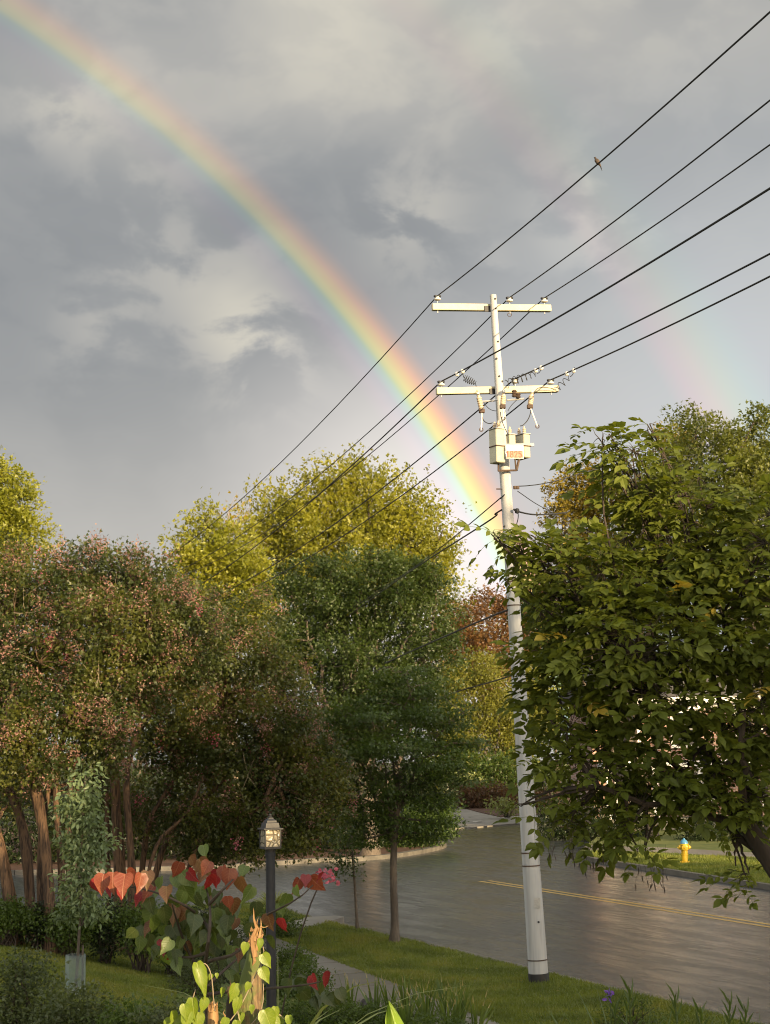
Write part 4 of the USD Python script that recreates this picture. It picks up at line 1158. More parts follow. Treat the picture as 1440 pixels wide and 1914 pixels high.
cutout("fuse_cutout", pp(894, 736, .22), pp(901, 768, .25), pp(900, 803, .25))
cutout("fuse_cutout", pp(942, 733, .30), pp(940, 760, .34), pp(941, 782, .34))
cutout("fuse_cutout", pp(995, 733, .05), pp(991, 760, .10), pp(1005, 797, .14))
pobj("brace", tube(np.array([pp(899, 751, .18), pp(930, 748, .12)]), .018, 6), "steel")
pobj("brace", tube(np.array([pp(948, 748, .10), pp(980, 745, -.05)]), .018, 6), "steel")
pobj("arrester", lathe([(0, 0), (.03, 0), (.05, .02), (.03, .04), (.05, .06), (.03, .08), (.05, .10), (.03, .12), (0, .13)], pp(962, 742, .05), 12), "rust")
pobj("arrester", lathe([(0, 0), (.03, 0), (.05, .02), (.03, .04), (.05, .06), (.03, .08), (0, .09)], pp(969, 744, .05), 12), "rust")
pobj("jumper_wire", tube(curve([pp(905, 752, .2), pp(915, 764, .2), pp(928, 768, .14)], 10), .006, 5), "wire")
pobj("jumper_wire", tube(curve([pp(950, 768, .14), pp(956, 758, .1), pp(966, 748, .05)], 10), .006, 5), "wire")
pobj("jumper_wire", tube(curve([pp(902, 773, .25), pp(904, 785, .25), pp(912, 791, .25), pp(921, 790, .28)], 12), .008, 5), "wire")
pobj("jumper_wire", tube(curve([pp(993, 766, .12), pp(988, 783, .12), pp(980, 793, .14), pp(973, 796, .2)], 12), .008, 5), "wire")
pobj("jumper_wire", tube(curve([pp(936, 770, .34), pp(940, 790, .36), pp(947, 806, .3), pp(950, 812, .2)], 12), .007, 5), "wire")


def coil(p0, p1, rad, turns, flatn=1.0):
    t = np.linspace(0, 1, turns * 14)
    axd = unit(p1 - p0)
    u = unit(np.cross(axd, [0, 1.0, 0.2])); w = np.cross(axd, u)
    r = rad * (0.6 + .4 * np.sin(t * 3.0 + .4))
    q = p0 + (p1 - p0) * t[:, None] + (u * np.cos(t * turns * 2 * np.pi)[:, None] + w * np.sin(t * turns * 2 * np.pi)[:, None] * flatn) * r[:, None]
    return tube(q, .0065, 4, False)


pobj("coiled_lead", cat_([coil(pp(868, 706, -.2), pp(889, 716, -.2), .062, 6), tube(curve([pp(889, 716, -.2), pp(891, 724, -.1), pp(893, 734, .1)], 6), .0065, 4), tube(curve([pp(866, 690, -.2), pp(866, 700, -.2), pp(868, 706, -.2)], 6), .0065, 4)]), "wire")
pobj("coiled_lead", cat_([coil(pp(946, 716, .1), pp(1004, 698, -.3), .07, 7, .5), tube(curve([pp(1004, 698, -.3), pp(1010, 694, -.3), pp(1012, 684, -.3)], 6), .0065, 4)]), "wire")
pobj("coiled_lead", cat_([coil(pp(1040, 728, -.25), pp(1066, 704, -.35), .06, 3, .5), tube(curve([pp(1066, 704, -.35), pp(1072, 698, -.35), pp(1074, 686, -.35)], 6), .0065, 4), tube(curve([pp(1000, 733, 0), pp(1012, 724, -.1), pp(1040, 728, -.25)], 8), .0065, 4)]), "wire")
# capacitor bank: three painted cabinets on a bar, each with a ledge and bushings
cdir = unit(np.array([0.80, 0.60, 0]))          # along the bank
cax = np.array([unit(np.array([0.86, 0.51, 0])), unit(np.array([-0.51, 0.86, 0])), [0, 0, 1.0]])


def cabinet(px, yt, yb, w, dep, Yd, lab=None):
    a, b = pp(px, yt, Yd), pp(px, yb, Yd)
    h = a[2] - b[2]
    c = (a + b) / 2 + cax[1] * dep / 2
    cb = pobj("capacitor_cabinet", bevel_box(c, (w, dep, h), .012, cax), "cabinet", label=lab)
    pobj("ledge", bevel_box(c - cax[1] * .012 + [0, 0, -h * .01], (w + .02, dep + .004, .02), .004, cax), "rust", cb)
    pobj("lid", bevel_box(c + [0, 0, h / 2 + .008], (w + .024, dep + .024, .016), .004, cax), "steel", cb)
    for s in (-1, 1):
        pobj("bushing", lathe([(0, 0), (.022, 0), (.035, .015), (.022, .03), (.035, .045), (.022, .06), (.035, .075), (.02, .09), (.012, .13), (0, .13)], c + [0, 0, h / 2 + .016] + cax[1] * s * dep * .25, 10), "porcelain_tan", cb)
    return cb


cabinet(936.5, 801, 864, PX(20), .22, .40, "tallest front capacitor cabinet with a grey shaded side")
cabinet(959, 812, 854, PX(15), .30, .10)
cabinet(986, 811, 855, PX(15), .30, .02)
pobj("rack_bar", bevel_box((pp(938, 833, .37) + pp(998, 831, -.11)) / 2, (np.linalg.norm(pp(938, 833, .37) - pp(998, 831, -.11)), .03, .06), .004, np.array([unit(pp(998, 831, -.11) - pp(938, 833, .37)), unit(np.cross([0, 0, 1.0], pp(998, 831, -.11) - pp(938, 833, .37))), [0, 0, 1.0]])), "steel")
sgc = pp(962.5, 845, .40)
sax = np.array([unit(np.array([.98, .12, 0])), unit(np.array([-.12, .98, 0])), [0, 0, 1.0]])
sg = pobj("sign_plate", bevel_box(sgc, (PX(34), .006, PX(24)), .002, sax), "white_paint", label="faded white plate with red number")
tx = meshkit.text_mesh("1825", PX(13), 0.004, bold=True)
tv = np.asarray(tx.vertices); tv = tv - [tv[:, 0].mean(), tv[:, 1].mean(), 0]
wv = sgc - sax[1] * .0035 + tv[:, :1] * (PX(30) / np.ptp(tv[:, 0])) * sax[0] + (tv[:, 1:2] - PX(2.5)) * np.array([0, 0, 1.0]) - tv[:, 2:] * sax[1]
pobj("red_panel", bevel_box(sgc - sax[1] * .0035 - np.array([0, 0, PX(4)]), (PX(31), .003, PX(14)), .001, sax), "faded_red", sg)
pobj("number", (wv - sax[1] * .002 - np.array([0, 0, PX(1.5)]), np.asarray(tx.faces)), "red_ink", sg)
pobj("bracket", cat_([tube(np.array([pp(932, 866, .26), pp(932, 881, .24)]), .016, 6), tube(np.array([pp(932, 880, .24), pp(966, 879, .12)]), .018, 6), tube(np.array([pp(963, 857, .15), pp(965, 878, .12)]), .014, 6), tube(np.array([pp(971, 857, .05), pp(966, 879, .12)]), .024, 6)]), "rust")
pobj("band", tube(np.array([pole_at(881), pole_at(883.5)]), pole_r(882) + .006, 28), "steel", smooth=40)
pobj("cable_bracket", cat_([tube(np.array([pp(928, 914, .1), pp(938, 914, .1)]), .012, 6), lathe([(0, 0), (.03, 0), (.03, .05), (0, .05)], pp(963, 914, .05), 10), lathe([(0, 0), (.03, 0), (.03, .05), (0, .05)], pp(968, 914, .05), 10)]), "rust")

# ------------------------------------------------------------------ overhead wires
NEAR = np.array([0.192, -1.0]); NEAR /= np.linalg.norm(NEAR)
FARD = np.array([-0.326, 1.0]); FARD /= np.linalg.norm(FARD)
PW = "power lines on the pole insulators"
WIRE_LAB = ["wire on the left insulator of the top crossarm, with the dove on it", "wire on the middle insulator of the top crossarm", "wire on the right insulator of the top crossarm",
            "wire on the left insulator of the lower crossarm", "wire on the middle insulator of the lower crossarm", "wire on the right insulator of the lower crossarm"]
W0 = []
ENDS = [(1440, 25), (1440, 190), (1440, 268), (1440, 350), (1440, 472), (1440, 518)]
LEFT = [(620, 770), (740, 748), (800, 800), (740, 795), (740, 899), (740, 938)]
for k, I in enumerate(INS):
    pts = []
    # far span: direction and sag
    t = np.linspace(46, 0, 30)
    zf = -0.105 * t * math.sqrt(1 + .326 ** 2) * 0.95 + 0.105 * t * t / 46 * 0.95
    far = np.column_stack([I[0] + FARD[0] * t, I[1] + FARD[1] * t, I[2] + zf])
    t = np.linspace(0, 44, 40)[1:]
    zn = -0.1017 * t + 0.1017 * t * t / 60
    tgt = ray(*ENDS[k])
    # the near span leaves in the plane of sight through the place where the wire leaves the picture
    best = None
    for ang in np.linspace(-.2, .7, 181):
        dv = np.array([math.sin(ang), -math.cos(ang)])
        q = I[:2][None] + dv[None] * t[:, None]
        c = np.column_stack([q, I[2] + zn]) - EYE
        w = c @ F_
        ok = w > 1
        X = 720 + FPX * (c @ R_)[ok] / w[ok]; Yp = 957 - FPX * (c @ U_)[ok] / w[ok]
        if X.max() > 1440:
            y = np.interp(1440, X, Yp)
            if best is None or abs(y - ENDS[k][1]) < best[0]:
                best = (abs(y - ENDS[k][1]), dv)
    dv = best[1]
    near = np.column_stack([I[:2][None] + dv[None] * t[:, None], I[2] + zn])
    W0.append((I, dv))
    o = obj("power_line", tube(np.vstack([far, near]), .010 if k < 3 else .012, 6, False), MAT["wire"], label="black overhead " + WIRE_LAB[k], cat="power line", group=PW)
# line taps and spacers on the lower wires belong to the wires
for k, pxs in ((3, (855, 865)), (4, (1002, 1012)), (5, (1060, 1073))):
    I, dv = W0[k]
    tt = np.linspace(0, 14, 600)
    c3 = np.column_stack([I[:2][None] + dv[None] * tt[:, None], I[2] - .1017 * tt + .1017 * tt * tt / 60])
    c = c3 - EYE; X = 720 + FPX * (c @ R_) / (c @ F_)
    for px in pxs:
        q = c3[np.argmin(abs(X - px))]
        pobj("tap_clamp", bevel_box(q - [0, 0, .015], (.06, .06, .07), .015), "porcelain")


def cable(name, label, pts, r, n=24, cat="cable", group=None):
    return obj(name, tube(curve(pts, n), r, 6, False), MAT["wire"], label=label, cat=cat, group=group)


cable("service_cable", "thin cable rising from the pole to the golden tree at the right", [pp(966, 909, .02), at(1060, 893, 32), at(1150, 869, 39), at(1300, 850, 46)], .010)
cable("service_cable", "thin slanting cable from the pole down into the right-hand trees", [pp(968, 918, .05), at(1000, 940, 28), at(1040, 962, 31), at(1130, 1010, 38)], .007)
dc = cable("telephone_cable", "short black cable with a round splice drooping right of the pole", [pp(962, 952, .1), pp(966, 955, .1), pp(985, 960, -.3), pp(1012, 962, -1.2), pp(1060, 958, -4)], .014)
obj("splice_case", lathe([(0, -.05), (.035, -.035), (.04, 0), (.035, .035), (0, .05)], pp(967, 955, .1), 12), MAT["black"], pole) if False else pobj("splice_case", lathe([(0, -.05), (.035, -.035), (.04, 0), (.035, .035), (0, .05)], pp(967, 955, .1), 12), "black")
pobj("drop_loop", tube(curve([pp(968, 957, .1), pp(969, 968, .1), pp(966, 980, .1), pp(963, 990, .1)], 10), .008, 5), "wire")
cable("telephone_cable", "upper of two telephone cables left of the pole above the tall bright tree", [pp(936, 932, .05), pp(918, 946, -1.5), at(840, 1011, 33), at(760, 1070, 42), at(640, 1150, 60)], .010)
cable("telephone_cable", "lower, thicker of two telephone cables left of the pole above the tall bright tree", [pp(938, 953, .05), pp(928, 961, -.5), pp(915, 973, -1.5), at(835, 1024, 33), at(750, 1080, 42), at(640, 1160, 60)], .014)
cable("telephone_cable", "thick black cable crossing in front of the dark round tree left of the pole", [pp(950, 1140, .05), at(900, 1160, 29), at(845, 1184, 33), at(795, 1206, 37), at(720, 1240, 44)], .016)
cable("telephone_cable", "lowest black cable crossing the drooping tree left of the pole", [pp(958, 1262, .05), at(900, 1280, 29), at(845, 1296, 33), at(790, 1315, 37), at(720, 1335, 44)], .012)

# ------------------------------------------------------------------ mourning dove on the wire
I, dv = W0[0]
tt = np.linspace(0, 30, 3000)
c3 = np.column_stack([I[:2][None] + dv[None] * tt[:, None], I[2] - .1017 * tt + .1017 * tt * tt / 60])
c = c3 - EYE
perch = c3[np.argmin(abs(720 + FPX * (c @ R_) / (c @ F_) - 1119.5))]
DS = perch[1] / FPX                                # metres per picture width there
import manifold3d as m3


def hull_chain(js):
    """one continuous body from joints (x, y, z, r): hulls of neighbouring spheres, joined, refined and smoothed"""
    parts = []
    for a, b in js:
        m = m3.Manifold.hull(m3.Manifold.sphere(a[3], 18).translate(a[:3]) + m3.Manifold.sphere(b[3], 18).translate(b[:3]))
        parts.append(m)
    u = m3.Manifold.batch_boolean(parts, m3.OpType.Add).refine_to_length(.006)
    me = u.to_mesh()
    tm = trimesh.Trimesh(me.vert_properties[:, :3], me.tri_verts)
    trimesh.smoothing.filter_taubin(tm, iterations=12)
    return tm


bird = thing("mourning_dove", "grey-brown dove with a long tail perched on the topmost wire, facing left", "bird", perch)
bx = unit(np.array([R_[0], R_[1], 0])); by = np.array([-bx[1], bx[0], 0]); bz = np.array([0, 0, 1.0])


def bl(x, y, z=0.0):
    """picture offsets from the perch (x right, y down) and depth to metres"""
    return bx * x * DS + bz * (-y) * DS + by * z * DS


def bj(x, y, r, z=0.0):
    return (*bl(x, y, z), r * DS)


head, neck, breast, belly, rump, tail0 = bj(-6.4, -11.6, 1.9), bj(-5.3, -9.2, 2.1), bj(-4.0, -5.6, 3.8), bj(-1.6, -1.8, 3.9), bj(1.6, 2.4, 2.3), bj(3.6, 5.8, 1.3)
body = hull_chain([(head, neck), (neck, breast), (breast, belly), (belly, rump), (rump, tail0)])
obj("body", body, MAT["feather"], bird, smooth=True)
obj("beak", lathe([(.55 * DS, 0), (.35 * DS, .9 * DS), (0, 1.9 * DS)], bl(-7.9, -11.7), 8, unit(-bx + bz * -.25)), MAT["feather_dark"], bird)
for s in (-1, 1):
    obj("eye", trimesh.creation.icosphere(1, .38 * DS).apply_translation(bl(-7.0, -12.2, s * 1.55)), MAT["black"], bird)
    wing = trimesh.creation.icosphere(2, 1.0)
    v = np.asarray(wing.vertices) * np.array([6.4, .9, 2.6]) * DS
    th = math.radians(62)
    Rm = np.array([[math.cos(th), 0, math.sin(th)], [0, 1, 0], [-math.sin(th), 0, math.cos(th)]])
    v = v @ Rm.T
    v = v[:, :1] * bx + v[:, 1:2] * by + v[:, 2:] * bz + bl(-.6, -2.9, s * 3.2)
    obj("wing", (v, np.asarray(wing.faces)), MAT["feather"], bird, smooth=True)
    ft = [tube(np.array([bl(-1.2 + s * .1, .6, s * 1.1), bl(-.4, 1.1, s * 1.0), bl(-.2, -.3, s * .9)]), .28 * DS, 5)]
    for q in (-.9, 0, .9):
        ft.append(tube(np.array([bl(-.3, .9, s * 1.0), bl(-.3 + q, -.1, s * 1.0 - .8), bl(-.3 + q, .8, s * 1.0 - 1.3)]), .22 * DS, 5))
    obj("foot", cat_(ft), MAT["feather_dark"], bird)
tl = [leaves(bl(2.6, 3.6, z)[None], (bl(6.2 - abs(z) * .3, 15.4 - abs(z) * 1.6) - bl(2.6, 3.6))[None], (by + bx * .3)[None], np.linalg.norm(bl(3.6, 11.8)) * (1 - abs(z) * .10), 1.7 * DS, OVATE) for z in (-.9, -.45, 0, .45, .9)]
core = tube(np.array([bl(3.0, 4.4), bl(4.8, 9.5), bl(6.2, 15.8)]), np.array([1.15, .8, .3]) * DS, 8)
obj("tail", cat_(tl + [core]), MAT["feather_dark"], bird)

# ------------------------------------------------------------------ fire hydrant
q = onz(1281, 1614, .12)
hk = q[1] / FPX * 45 / .82                        # scale so that it stands 45 picture widths tall
hy = thing("fire_hydrant", "yellow fire hydrant with a blue cap on the grass across the road", "fire hydrant", q)


def hl(prof, c=(0, 0, 0), sides=20, ax=None):
    return lathe([(r * hk, z * hk) for r, z in prof], np.array(c) * hk, sides, ax)


obj("flange", hl([(0, 0), (.165, 0), (.17, .015), (.17, .045), (.16, .055), (0, .055)]), MAT["hydrant"], hy, smooth=35)
obj("barrel", hl([(.105, .055), (.105, .26), (.118, .27), (.118, .30), (.105, .31), (.105, .42), (.13, .44), (.135, .60), (.15, .61), (.15, .64), (0, .64)]), MAT["hydrant"], hy, smooth=35)
obj("bonnet", hl([(.13, .64), (.128, .68), (.10, .74), (.05, .775), (.035, .78), (.035, .82), (0, .825)]), MAT["hydrant_blue"], hy, smooth=35)
for nm, ax, rr, ln in (("hose_nozzle", (-1, -.1, 0), .06, .20), ("hose_nozzle", (1, .1, 0), .06, .20), ("pumper_nozzle", (-.1, -1, 0), .085, .21)):
    u = unit(np.array(ax, float))
    nz = obj(nm, hl([(rr * .8, .08), (rr * .8, ln - .07), (rr * 1.15, ln - .065), (rr * 1.15, ln - .01), (rr * .8, ln), (.022, ln), (.022, ln + .03), (0, ln + .03)], (0, 0, .52), 14, u), MAT["hydrant"], hy, smooth=35)
for k in range(8):
    a = k * math.pi / 4
    obj("bolt", hl([(0, .05), (.014, .05), (.014, .075), (0, .078)], (.142 * math.cos(a), .142 * math.sin(a), 0), 6), MAT["hydrant"], hy)

# ------------------------------------------------------------------ lamp post in the garden
YL = 12.4
tpL = at(505.5, 1588, YL)
bL = np.array([at(508, 1860, YL)[0], YL, 0]); bL[2] = ground_z(bL[0], bL[1])
lamp = thing("lamp_post", "black garden lamp post with a square lantern of crackled glass", "lamp post", bL)
lx = lambda w: w * YL / FPX


def lob(name, m, mat, parent=None, smooth=False):
    return obj(name, moved(m, bL), MAT[mat], parent or lamp, smooth=smooth)


lob("post", tube(np.array([bL, tpL]), [lx(9.3), lx(8.6)], 18), "black", smooth=50)
lob("base", lathe([(0, 0), (.075, 0), (.075, .03), (.055, .06), (.045, .09), (0, .09)], bL, 18), "black", smooth=40)
lob("collar", lathe([(lx(8.6), -.05), (lx(10), -.05), (lx(10), -.035), (lx(8.8), -.03), (lx(8.8), -.01), (lx(9.6), 0), (lx(9.6), .02), (0, .02)], tpL, 18), "black", smooth=40)
la = math.radians(24)
lax = np.array([[math.cos(la), math.sin(la), 0], [-math.sin(la), math.cos(la), 0], [0, 0, 1.0]])
z0, z1 = at(505, 1586, YL)[2], at(505, 1550, YL)[2]
cx = np.array([tpL[0], YL, 0])
hw = lx(14.6)
fr = [box(cx + [0, 0, z0 + .006], (hw * 2.1, hw * 2.1, .018), lax)]
lob("lantern_floor", fr[0], "black")
for sx in (-1, 1):
    for sy in (-1, 1):
        c = cx + lax.T @ np.array([sx * hw, sy * hw, 0]) + [0, 0, (z0 + z1) / 2]
        lob("lantern_bar", box(c, (.009, .009, z1 - z0), lax), "black")
for k in range(4):
    a = k * math.pi / 2
    nn = lax.T @ np.array([math.cos(a), math.sin(a), 0])
    uu = np.array([-nn[1], nn[0], 0])
    A3 = np.array([uu, nn, [0, 0, 1.0]])
    c = cx + nn * (hw - .003) + [0, 0, (z0 + z1) / 2]
    lob("glass_pane", box(c, (hw * 2 - .012, .004, z1 - z0 - .018), A3), "lampglass")
bulb = lob("bulb", lathe([(0, 0), (.012, 0), (.014, .03), (.026, .06), (.026, .08), (.014, .10), (0, .105)], cx + [0, 0, z0 + .02], 14), "porcelain", smooth=60)


def frust(zs):
    v, f = [], []
    for z, h in zs:
        for sx, sy in ((-1, -1), (1, -1), (1, 1), (-1, 1)):
            v.append(cx + lax.T @ np.array([sx * h, sy * h, 0]) + [0, 0, z])
    n = len(zs)
    for i in range(n - 1):
        for j in range(4):
            a, b = i * 4 + j, i * 4 + (j + 1) % 4
            f += [(a, b, b + 4), (a, b + 4, a + 4)]
    f += [(0, 2, 1), (0, 3, 2), (n * 4 - 4, n * 4 - 3, n * 4 - 2), (n * 4 - 4, n * 4 - 2, n * 4 - 1)]
    return np.array(v), np.array(f)


rf = lob("roof", frust([(z1 - .002, hw * 1.28), (z1 + .008, hw * 1.28), (z1 + .012, hw * .92), (z1 + .048, hw * .84), (z1 + .052, hw * .66), (z1 + .066, hw * .62), (z1 + .080, hw * .34), (z1 + .088, hw * .30)]), "black")
lob("finial", lathe([(.014, 0), (.018, .008), (.010, .014), (.014, .022), (.006, .03), (0, .034)], cx + [0, 0, z1 + .086], 12), "black", rf)

# ------------------------------------------------------------------ redbud with big heart-shaped leaves
def heart_template():
    out = [(0, 0), (-.035, .10), (-.03, .24), (.07, .38), (.25, .46), (.50, .41), (.76, .20), (1.06, 0)]
    v = [(0, 0, 0), (.28, 0, -.05), (.62, 0, -.13), (1.06, 0, -.36)]
    up = [(x, y, .30 * y - .30 * x * x - .25 * y * y + (.035 if i % 2 else -.02)) for i, (x, y) in enumerate(out[1:-1])]
    v += up + [(x, -y, z) for x, y, z in up]
    n = len(up)
    f = []
    for o, fl in ((4, False), (4 + n, True)):
        ch = [0] + list(range(o, o + n)) + [3]
        mids = [0, 1, 1, 1, 2, 2, 2, 3]
        for i in range(len(ch) - 1):
            a, b = ch[i], ch[i + 1]
            ma, mb = mids[i], mids[i + 1]
            for tri in ((ma, a, b), (ma, b, mb)):
                if len(set(tri)) == 3:
                    f.append(tri[::-1] if not fl else tri)
    return np.array(v), np.array(f)


HEART = heart_template()
HEART_UV = HEART[0][:, :2]
RB_Y = 7.4
rng = np.random.default_rng(101)
rbase = np.array([at(405, 1900, RB_Y)[0], RB_Y, 0]); rbase[2] = ground_z(rbase[0], rbase[1])
rb = thing("redbud", "small redbud with large heart-shaped red, orange and green leaves left of the lamp post", "small tree", rbase)
stems = [[(398, 1960), (386, 1860), (384, 1800), (392, 1740), (392, 1690), (384, 1655)], [(392, 1740), (372, 1712), (340, 1690), (290, 1668), (215, 1655)], [(384, 1800), (420, 1790), (452, 1772), (480, 1730), (500, 1710), (540, 1690), (585, 1655)], [(386, 1860), (402, 1830), (446, 1790), (460, 1770)], [(392, 1690), (420, 1660), (440, 1640)], [(388, 1780), (350, 1790), (318, 1780)], [(384, 1820), (352, 1778), (330, 1720), (322, 1690)], [(386, 1860), (470, 1850), (540, 1845), (600, 1835)]]
for k, s in enumerate(stems):
    p3 = np.array([at(px, py, RB_Y + (.18 * math.sin(i * 1.7 + k) if i else 0)) for i, (px, py) in enumerate(s)])
    if k == 0:
        p3[0] = rbase
    obj("stem", moved(tube(curve(p3, 14), np.linspace(.014 if k == 0 else .009, .003, 14), 7), rbase), MAT["bark_dark"], rb)
RL = [("red", 180, 1655, 40), ("orange", 194, 1650, 46), ("orange", 212, 1648, 48), ("orange", 234, 1652, 52), ("orange", 250, 1640, 44), ("orange", 264, 1648, 44), ("bronze", 276, 1644, 44), ("red", 208, 1664, 34), ("red", 226, 1668, 34), ("red", 268, 1682, 36),
      ("orange", 287, 1672, 42), ("bronze", 312, 1671, 40), ("orange", 336, 1625, 38), ("green", 326, 1652, 46), ("red", 352, 1640, 36), ("bronze", 372, 1622, 46), ("green", 366, 1655, 44), ("green", 342, 1672, 48), ("green", 376, 1676, 52), ("red", 394, 1650, 44), ("red", 408, 1643, 44), ("orange", 430, 1640, 46), ("bronze", 448, 1656, 48), ("orange", 416, 1632, 36), ("green", 472, 1672, 42), ("bronze", 436, 1696, 44), ("orange", 426, 1686, 30), ("green", 400, 1714, 44), ("dark", 306, 1712, 46), ("red", 305, 1772, 40), ("green", 320, 1770, 38), ("red", 328, 1788, 26), ("bronze", 446, 1784, 30), ("red", 526, 1728, 34), ("bronze", 500, 1722, 40), ("orange", 560, 1656, 38), ("orange", 580, 1656, 46), ("red", 596, 1648, 36), ("red", 572, 1646, 30), ("green", 538, 1686, 42), ("green", 552, 1668, 30), ("red", 582, 1836, 36), ("red", 606, 1833, 40), ("green", 520, 1700, 34), ("green", 300, 1652, 34), ("bronze", 355, 1612, 30), ("orange", 392, 1622, 34), ("green", 460, 1630, 32), ("dark", 480, 1700, 40)]
for k in range(105):
    kind = "dark" if k % 5 else ("bronze" if k % 2 else "green")
    RL.append((kind if k % 4 else "green", 385 + rng.normal() * 58, 1742 + rng.normal() * 46, rng.uniform(32, 48)))
for k in range(16):
    RL.append(("dark", 575 + rng.normal() * 24, 1858 + rng.normal() * 15, rng.uniform(34, 48)))
for i, (kind, px, py, sz) in enumerate(RL):
    back = .25 if i >= 49 else 0
    P0 = at(px, py - sz * .35, RB_Y + back + rng.normal() * .14)
    A = unit(np.array([(-.35 if px < 300 else .1) + rng.normal() * .45, -.35 + rng.normal() * .5, -1.0]))
    N = unit(np.array([rng.choice([-1, 1]) * rng.uniform(.15, 1.1), -1.0, .5 + rng.normal() * .5]))
    L0 = sz * .78 * RB_Y / FPX
    m = leaves(P0[None], A[None], N[None], L0, L0 * rng.uniform(.85, 1.05), HEART)
    obj("leaf", moved(m, rbase), LEAF["redbud_" + kind], rb, smooth=True, uv=HEART_UV, label={"red": "deep red leaf", "orange": "orange leaf"}.get(kind))

# ------------------------------------------------------------------ broken stumps with vine in the foreground
def stump(label, pts, ws, Y, mat, seed, splinters):
    rng = np.random.default_rng(seed)
    p3 = np.array([at(px, py, Y) for px, py in pts])
    base = p3[0].copy(); base[2] = ground_z(base[0], base[1])
    t = thing("broken_stump", label, "stump", base)
    p3 = np.vstack([base, p3])
    r = np.array([ws[0] * 1.2] + list(ws)) * Y / FPX / 2
    pc = curve(p3, 26); rc = np.interp(np.linspace(0, 1, 26), np.linspace(0, 1, len(r)), r)
    v, f = tube(pc, rc, 18)
    off = v[:26 * 18].reshape(26, 18, 3) - pc[:, None]
    nz = meshkit.fbm(np.stack([np.cos(np.arange(18) * 2 * np.pi / 18)[None] * 1.6 + np.zeros((26, 1)), np.sin(np.arange(18) * 2 * np.pi / 18)[None] * 1.6 + np.zeros((26, 1)), np.arange(26)[:, None] * .22 + np.zeros((1, 18))], -1) + seed, 3) - .5
    v[:26 * 18] = (pc[:, None] + off * (1 + .7 * nz[..., None])).reshape(-1, 3)
    obj("stem", moved((v, f), base), MAT[mat], t, smooth=60)
    for (bx0, by0, bx1, by1, w) in splinters:
        a, b = at(bx0, by0, Y - .02), at(bx1, by1, Y - .02)
        q = np.linspace(0, 1, 6)[:, None]
        pth = a + (b - a) * q + rng.normal(size=(6, 3)) * .003
        vv, ff = tube(pth, np.array([1, 1, .85, .6, .35, .04]) * w * Y / FPX / 2, 5)
        obj("splinter", moved((vv, ff), base), MAT["wood"], t)
    return t


ST_Y = 6.1
stump("tall mossy broken stump with a pale splintered point beside the lamp post", [(463, 1915), (467, 1860), (472, 1810), (476, 1776), (478, 1752)], [50, 44, 30, 24, 20], ST_Y, "moss", 3,
      [(474, 1790, 475, 1697, 11), (475, 1760, 476, 1735, 8), (484, 1775, 489, 1718, 8), (469, 1770, 466, 1742, 6), (488, 1768, 492, 1736, 5), (470, 1740, 470, 1732, 5), (480, 1765, 482, 1715, 6), (478, 1738, 502, 1730, 3), (466, 1765, 487, 1750, 2.5), (473, 1810, 478, 1745, 7)])
stump("short dark broken stump between the tall mossy stump and the reddish one", [(434, 1915), (435, 1875), (433, 1850)], [24, 20, 13], ST_Y + .1, "bark_dark", 8, [(431, 1858, 429, 1832, 6), (436, 1856, 433, 1840, 5), (428, 1862, 425, 1838, 3)])
stump("short reddish split stump left of the other broken stumps", [(398, 1915), (398, 1890), (400, 1880)], [20, 17, 13], ST_Y - .1, "wood", 9, [(396, 1890, 399, 1868, 6), (404, 1890, 407, 1872, 4), (392, 1892, 390, 1876, 4), (414, 1915, 420, 1888, 5)])
rng = np.random.default_rng(120)
vb = np.array([at(450, 1900, ST_Y)[0], ST_Y - .15, 0]); vb[2] = ground_z(vb[0], vb[1])
vine = thing("vine", "yellow-green heart-leaved vine climbing over the broken stumps", "vine", vb)
vs = []
for s in ([(420, 1920), (450, 1880), (470, 1840), (488, 1800), (492, 1770)], [(470, 1915), (492, 1870), (490, 1820), (486, 1780)], [(380, 1915), (360, 1890), (366, 1850)], [(480, 1915), (510, 1895), (530, 1905)], [(372, 1812), (384, 1802), (394, 1820), (398, 1850), (402, 1890)], [(450, 1915), (442, 1870), (448, 1845)]):
    vs.append(tube(curve(np.array([at(x, y, ST_Y - .12) for x, y in s]), 14), .0022, 5))
obj("stem", moved(cat_(vs), vb), MAT["bark_pale"], vine)
VL = [(368, 1806, 62, 28), (491, 1786, 28, 24), (489, 1812, 30, 24), (441, 1842, 34, 24), (447, 1868, 30, 20), (416, 1848, 16, 12), (495, 1892, 42, 36), (515, 1885, 30, 18), (350, 1893, 36, 26), (334, 1902, 34, 26), (384, 1868, 28, 20), (372, 1896, 34, 26), (325, 1892, 24, 18), (460, 1764, 22, 18), (487, 1757, 22, 14), (453, 1895, 20, 14), (449, 1860, 20, 16), (424, 1905, 24, 18), (526, 1903, 26, 20), (540, 1900, 20, 16), (508, 1905, 30, 26), (396, 1822, 12, 10), (405, 1820, 10, 8), (360, 1870, 40, 26), (345, 1880, 30, 22), (318, 1906, 30, 22), (466, 1838, 18, 14), (443, 1910, 24, 18), (500, 1915, 30, 24), (472, 1880, 16, 12)]
for (px, py, sz, w) in VL:
    Yv = ST_Y - .14 + rng.normal() * .03
    P0 = at(px, py - sz * .1, Yv)
    A = unit(np.array([rng.normal() * .35, -.2, -1.0 if sz != 62 else -.95]))
    N = unit(np.array([.25 + rng.normal() * .3, -1.0, .3]))
    L0 = sz * Yv / FPX
    obj("leaf", moved(leaves(P0[None], A[None], N[None], L0, w * Yv / FPX, HEART), vb), LEAF["vine"], vine, smooth=True, uv=HEART_UV)
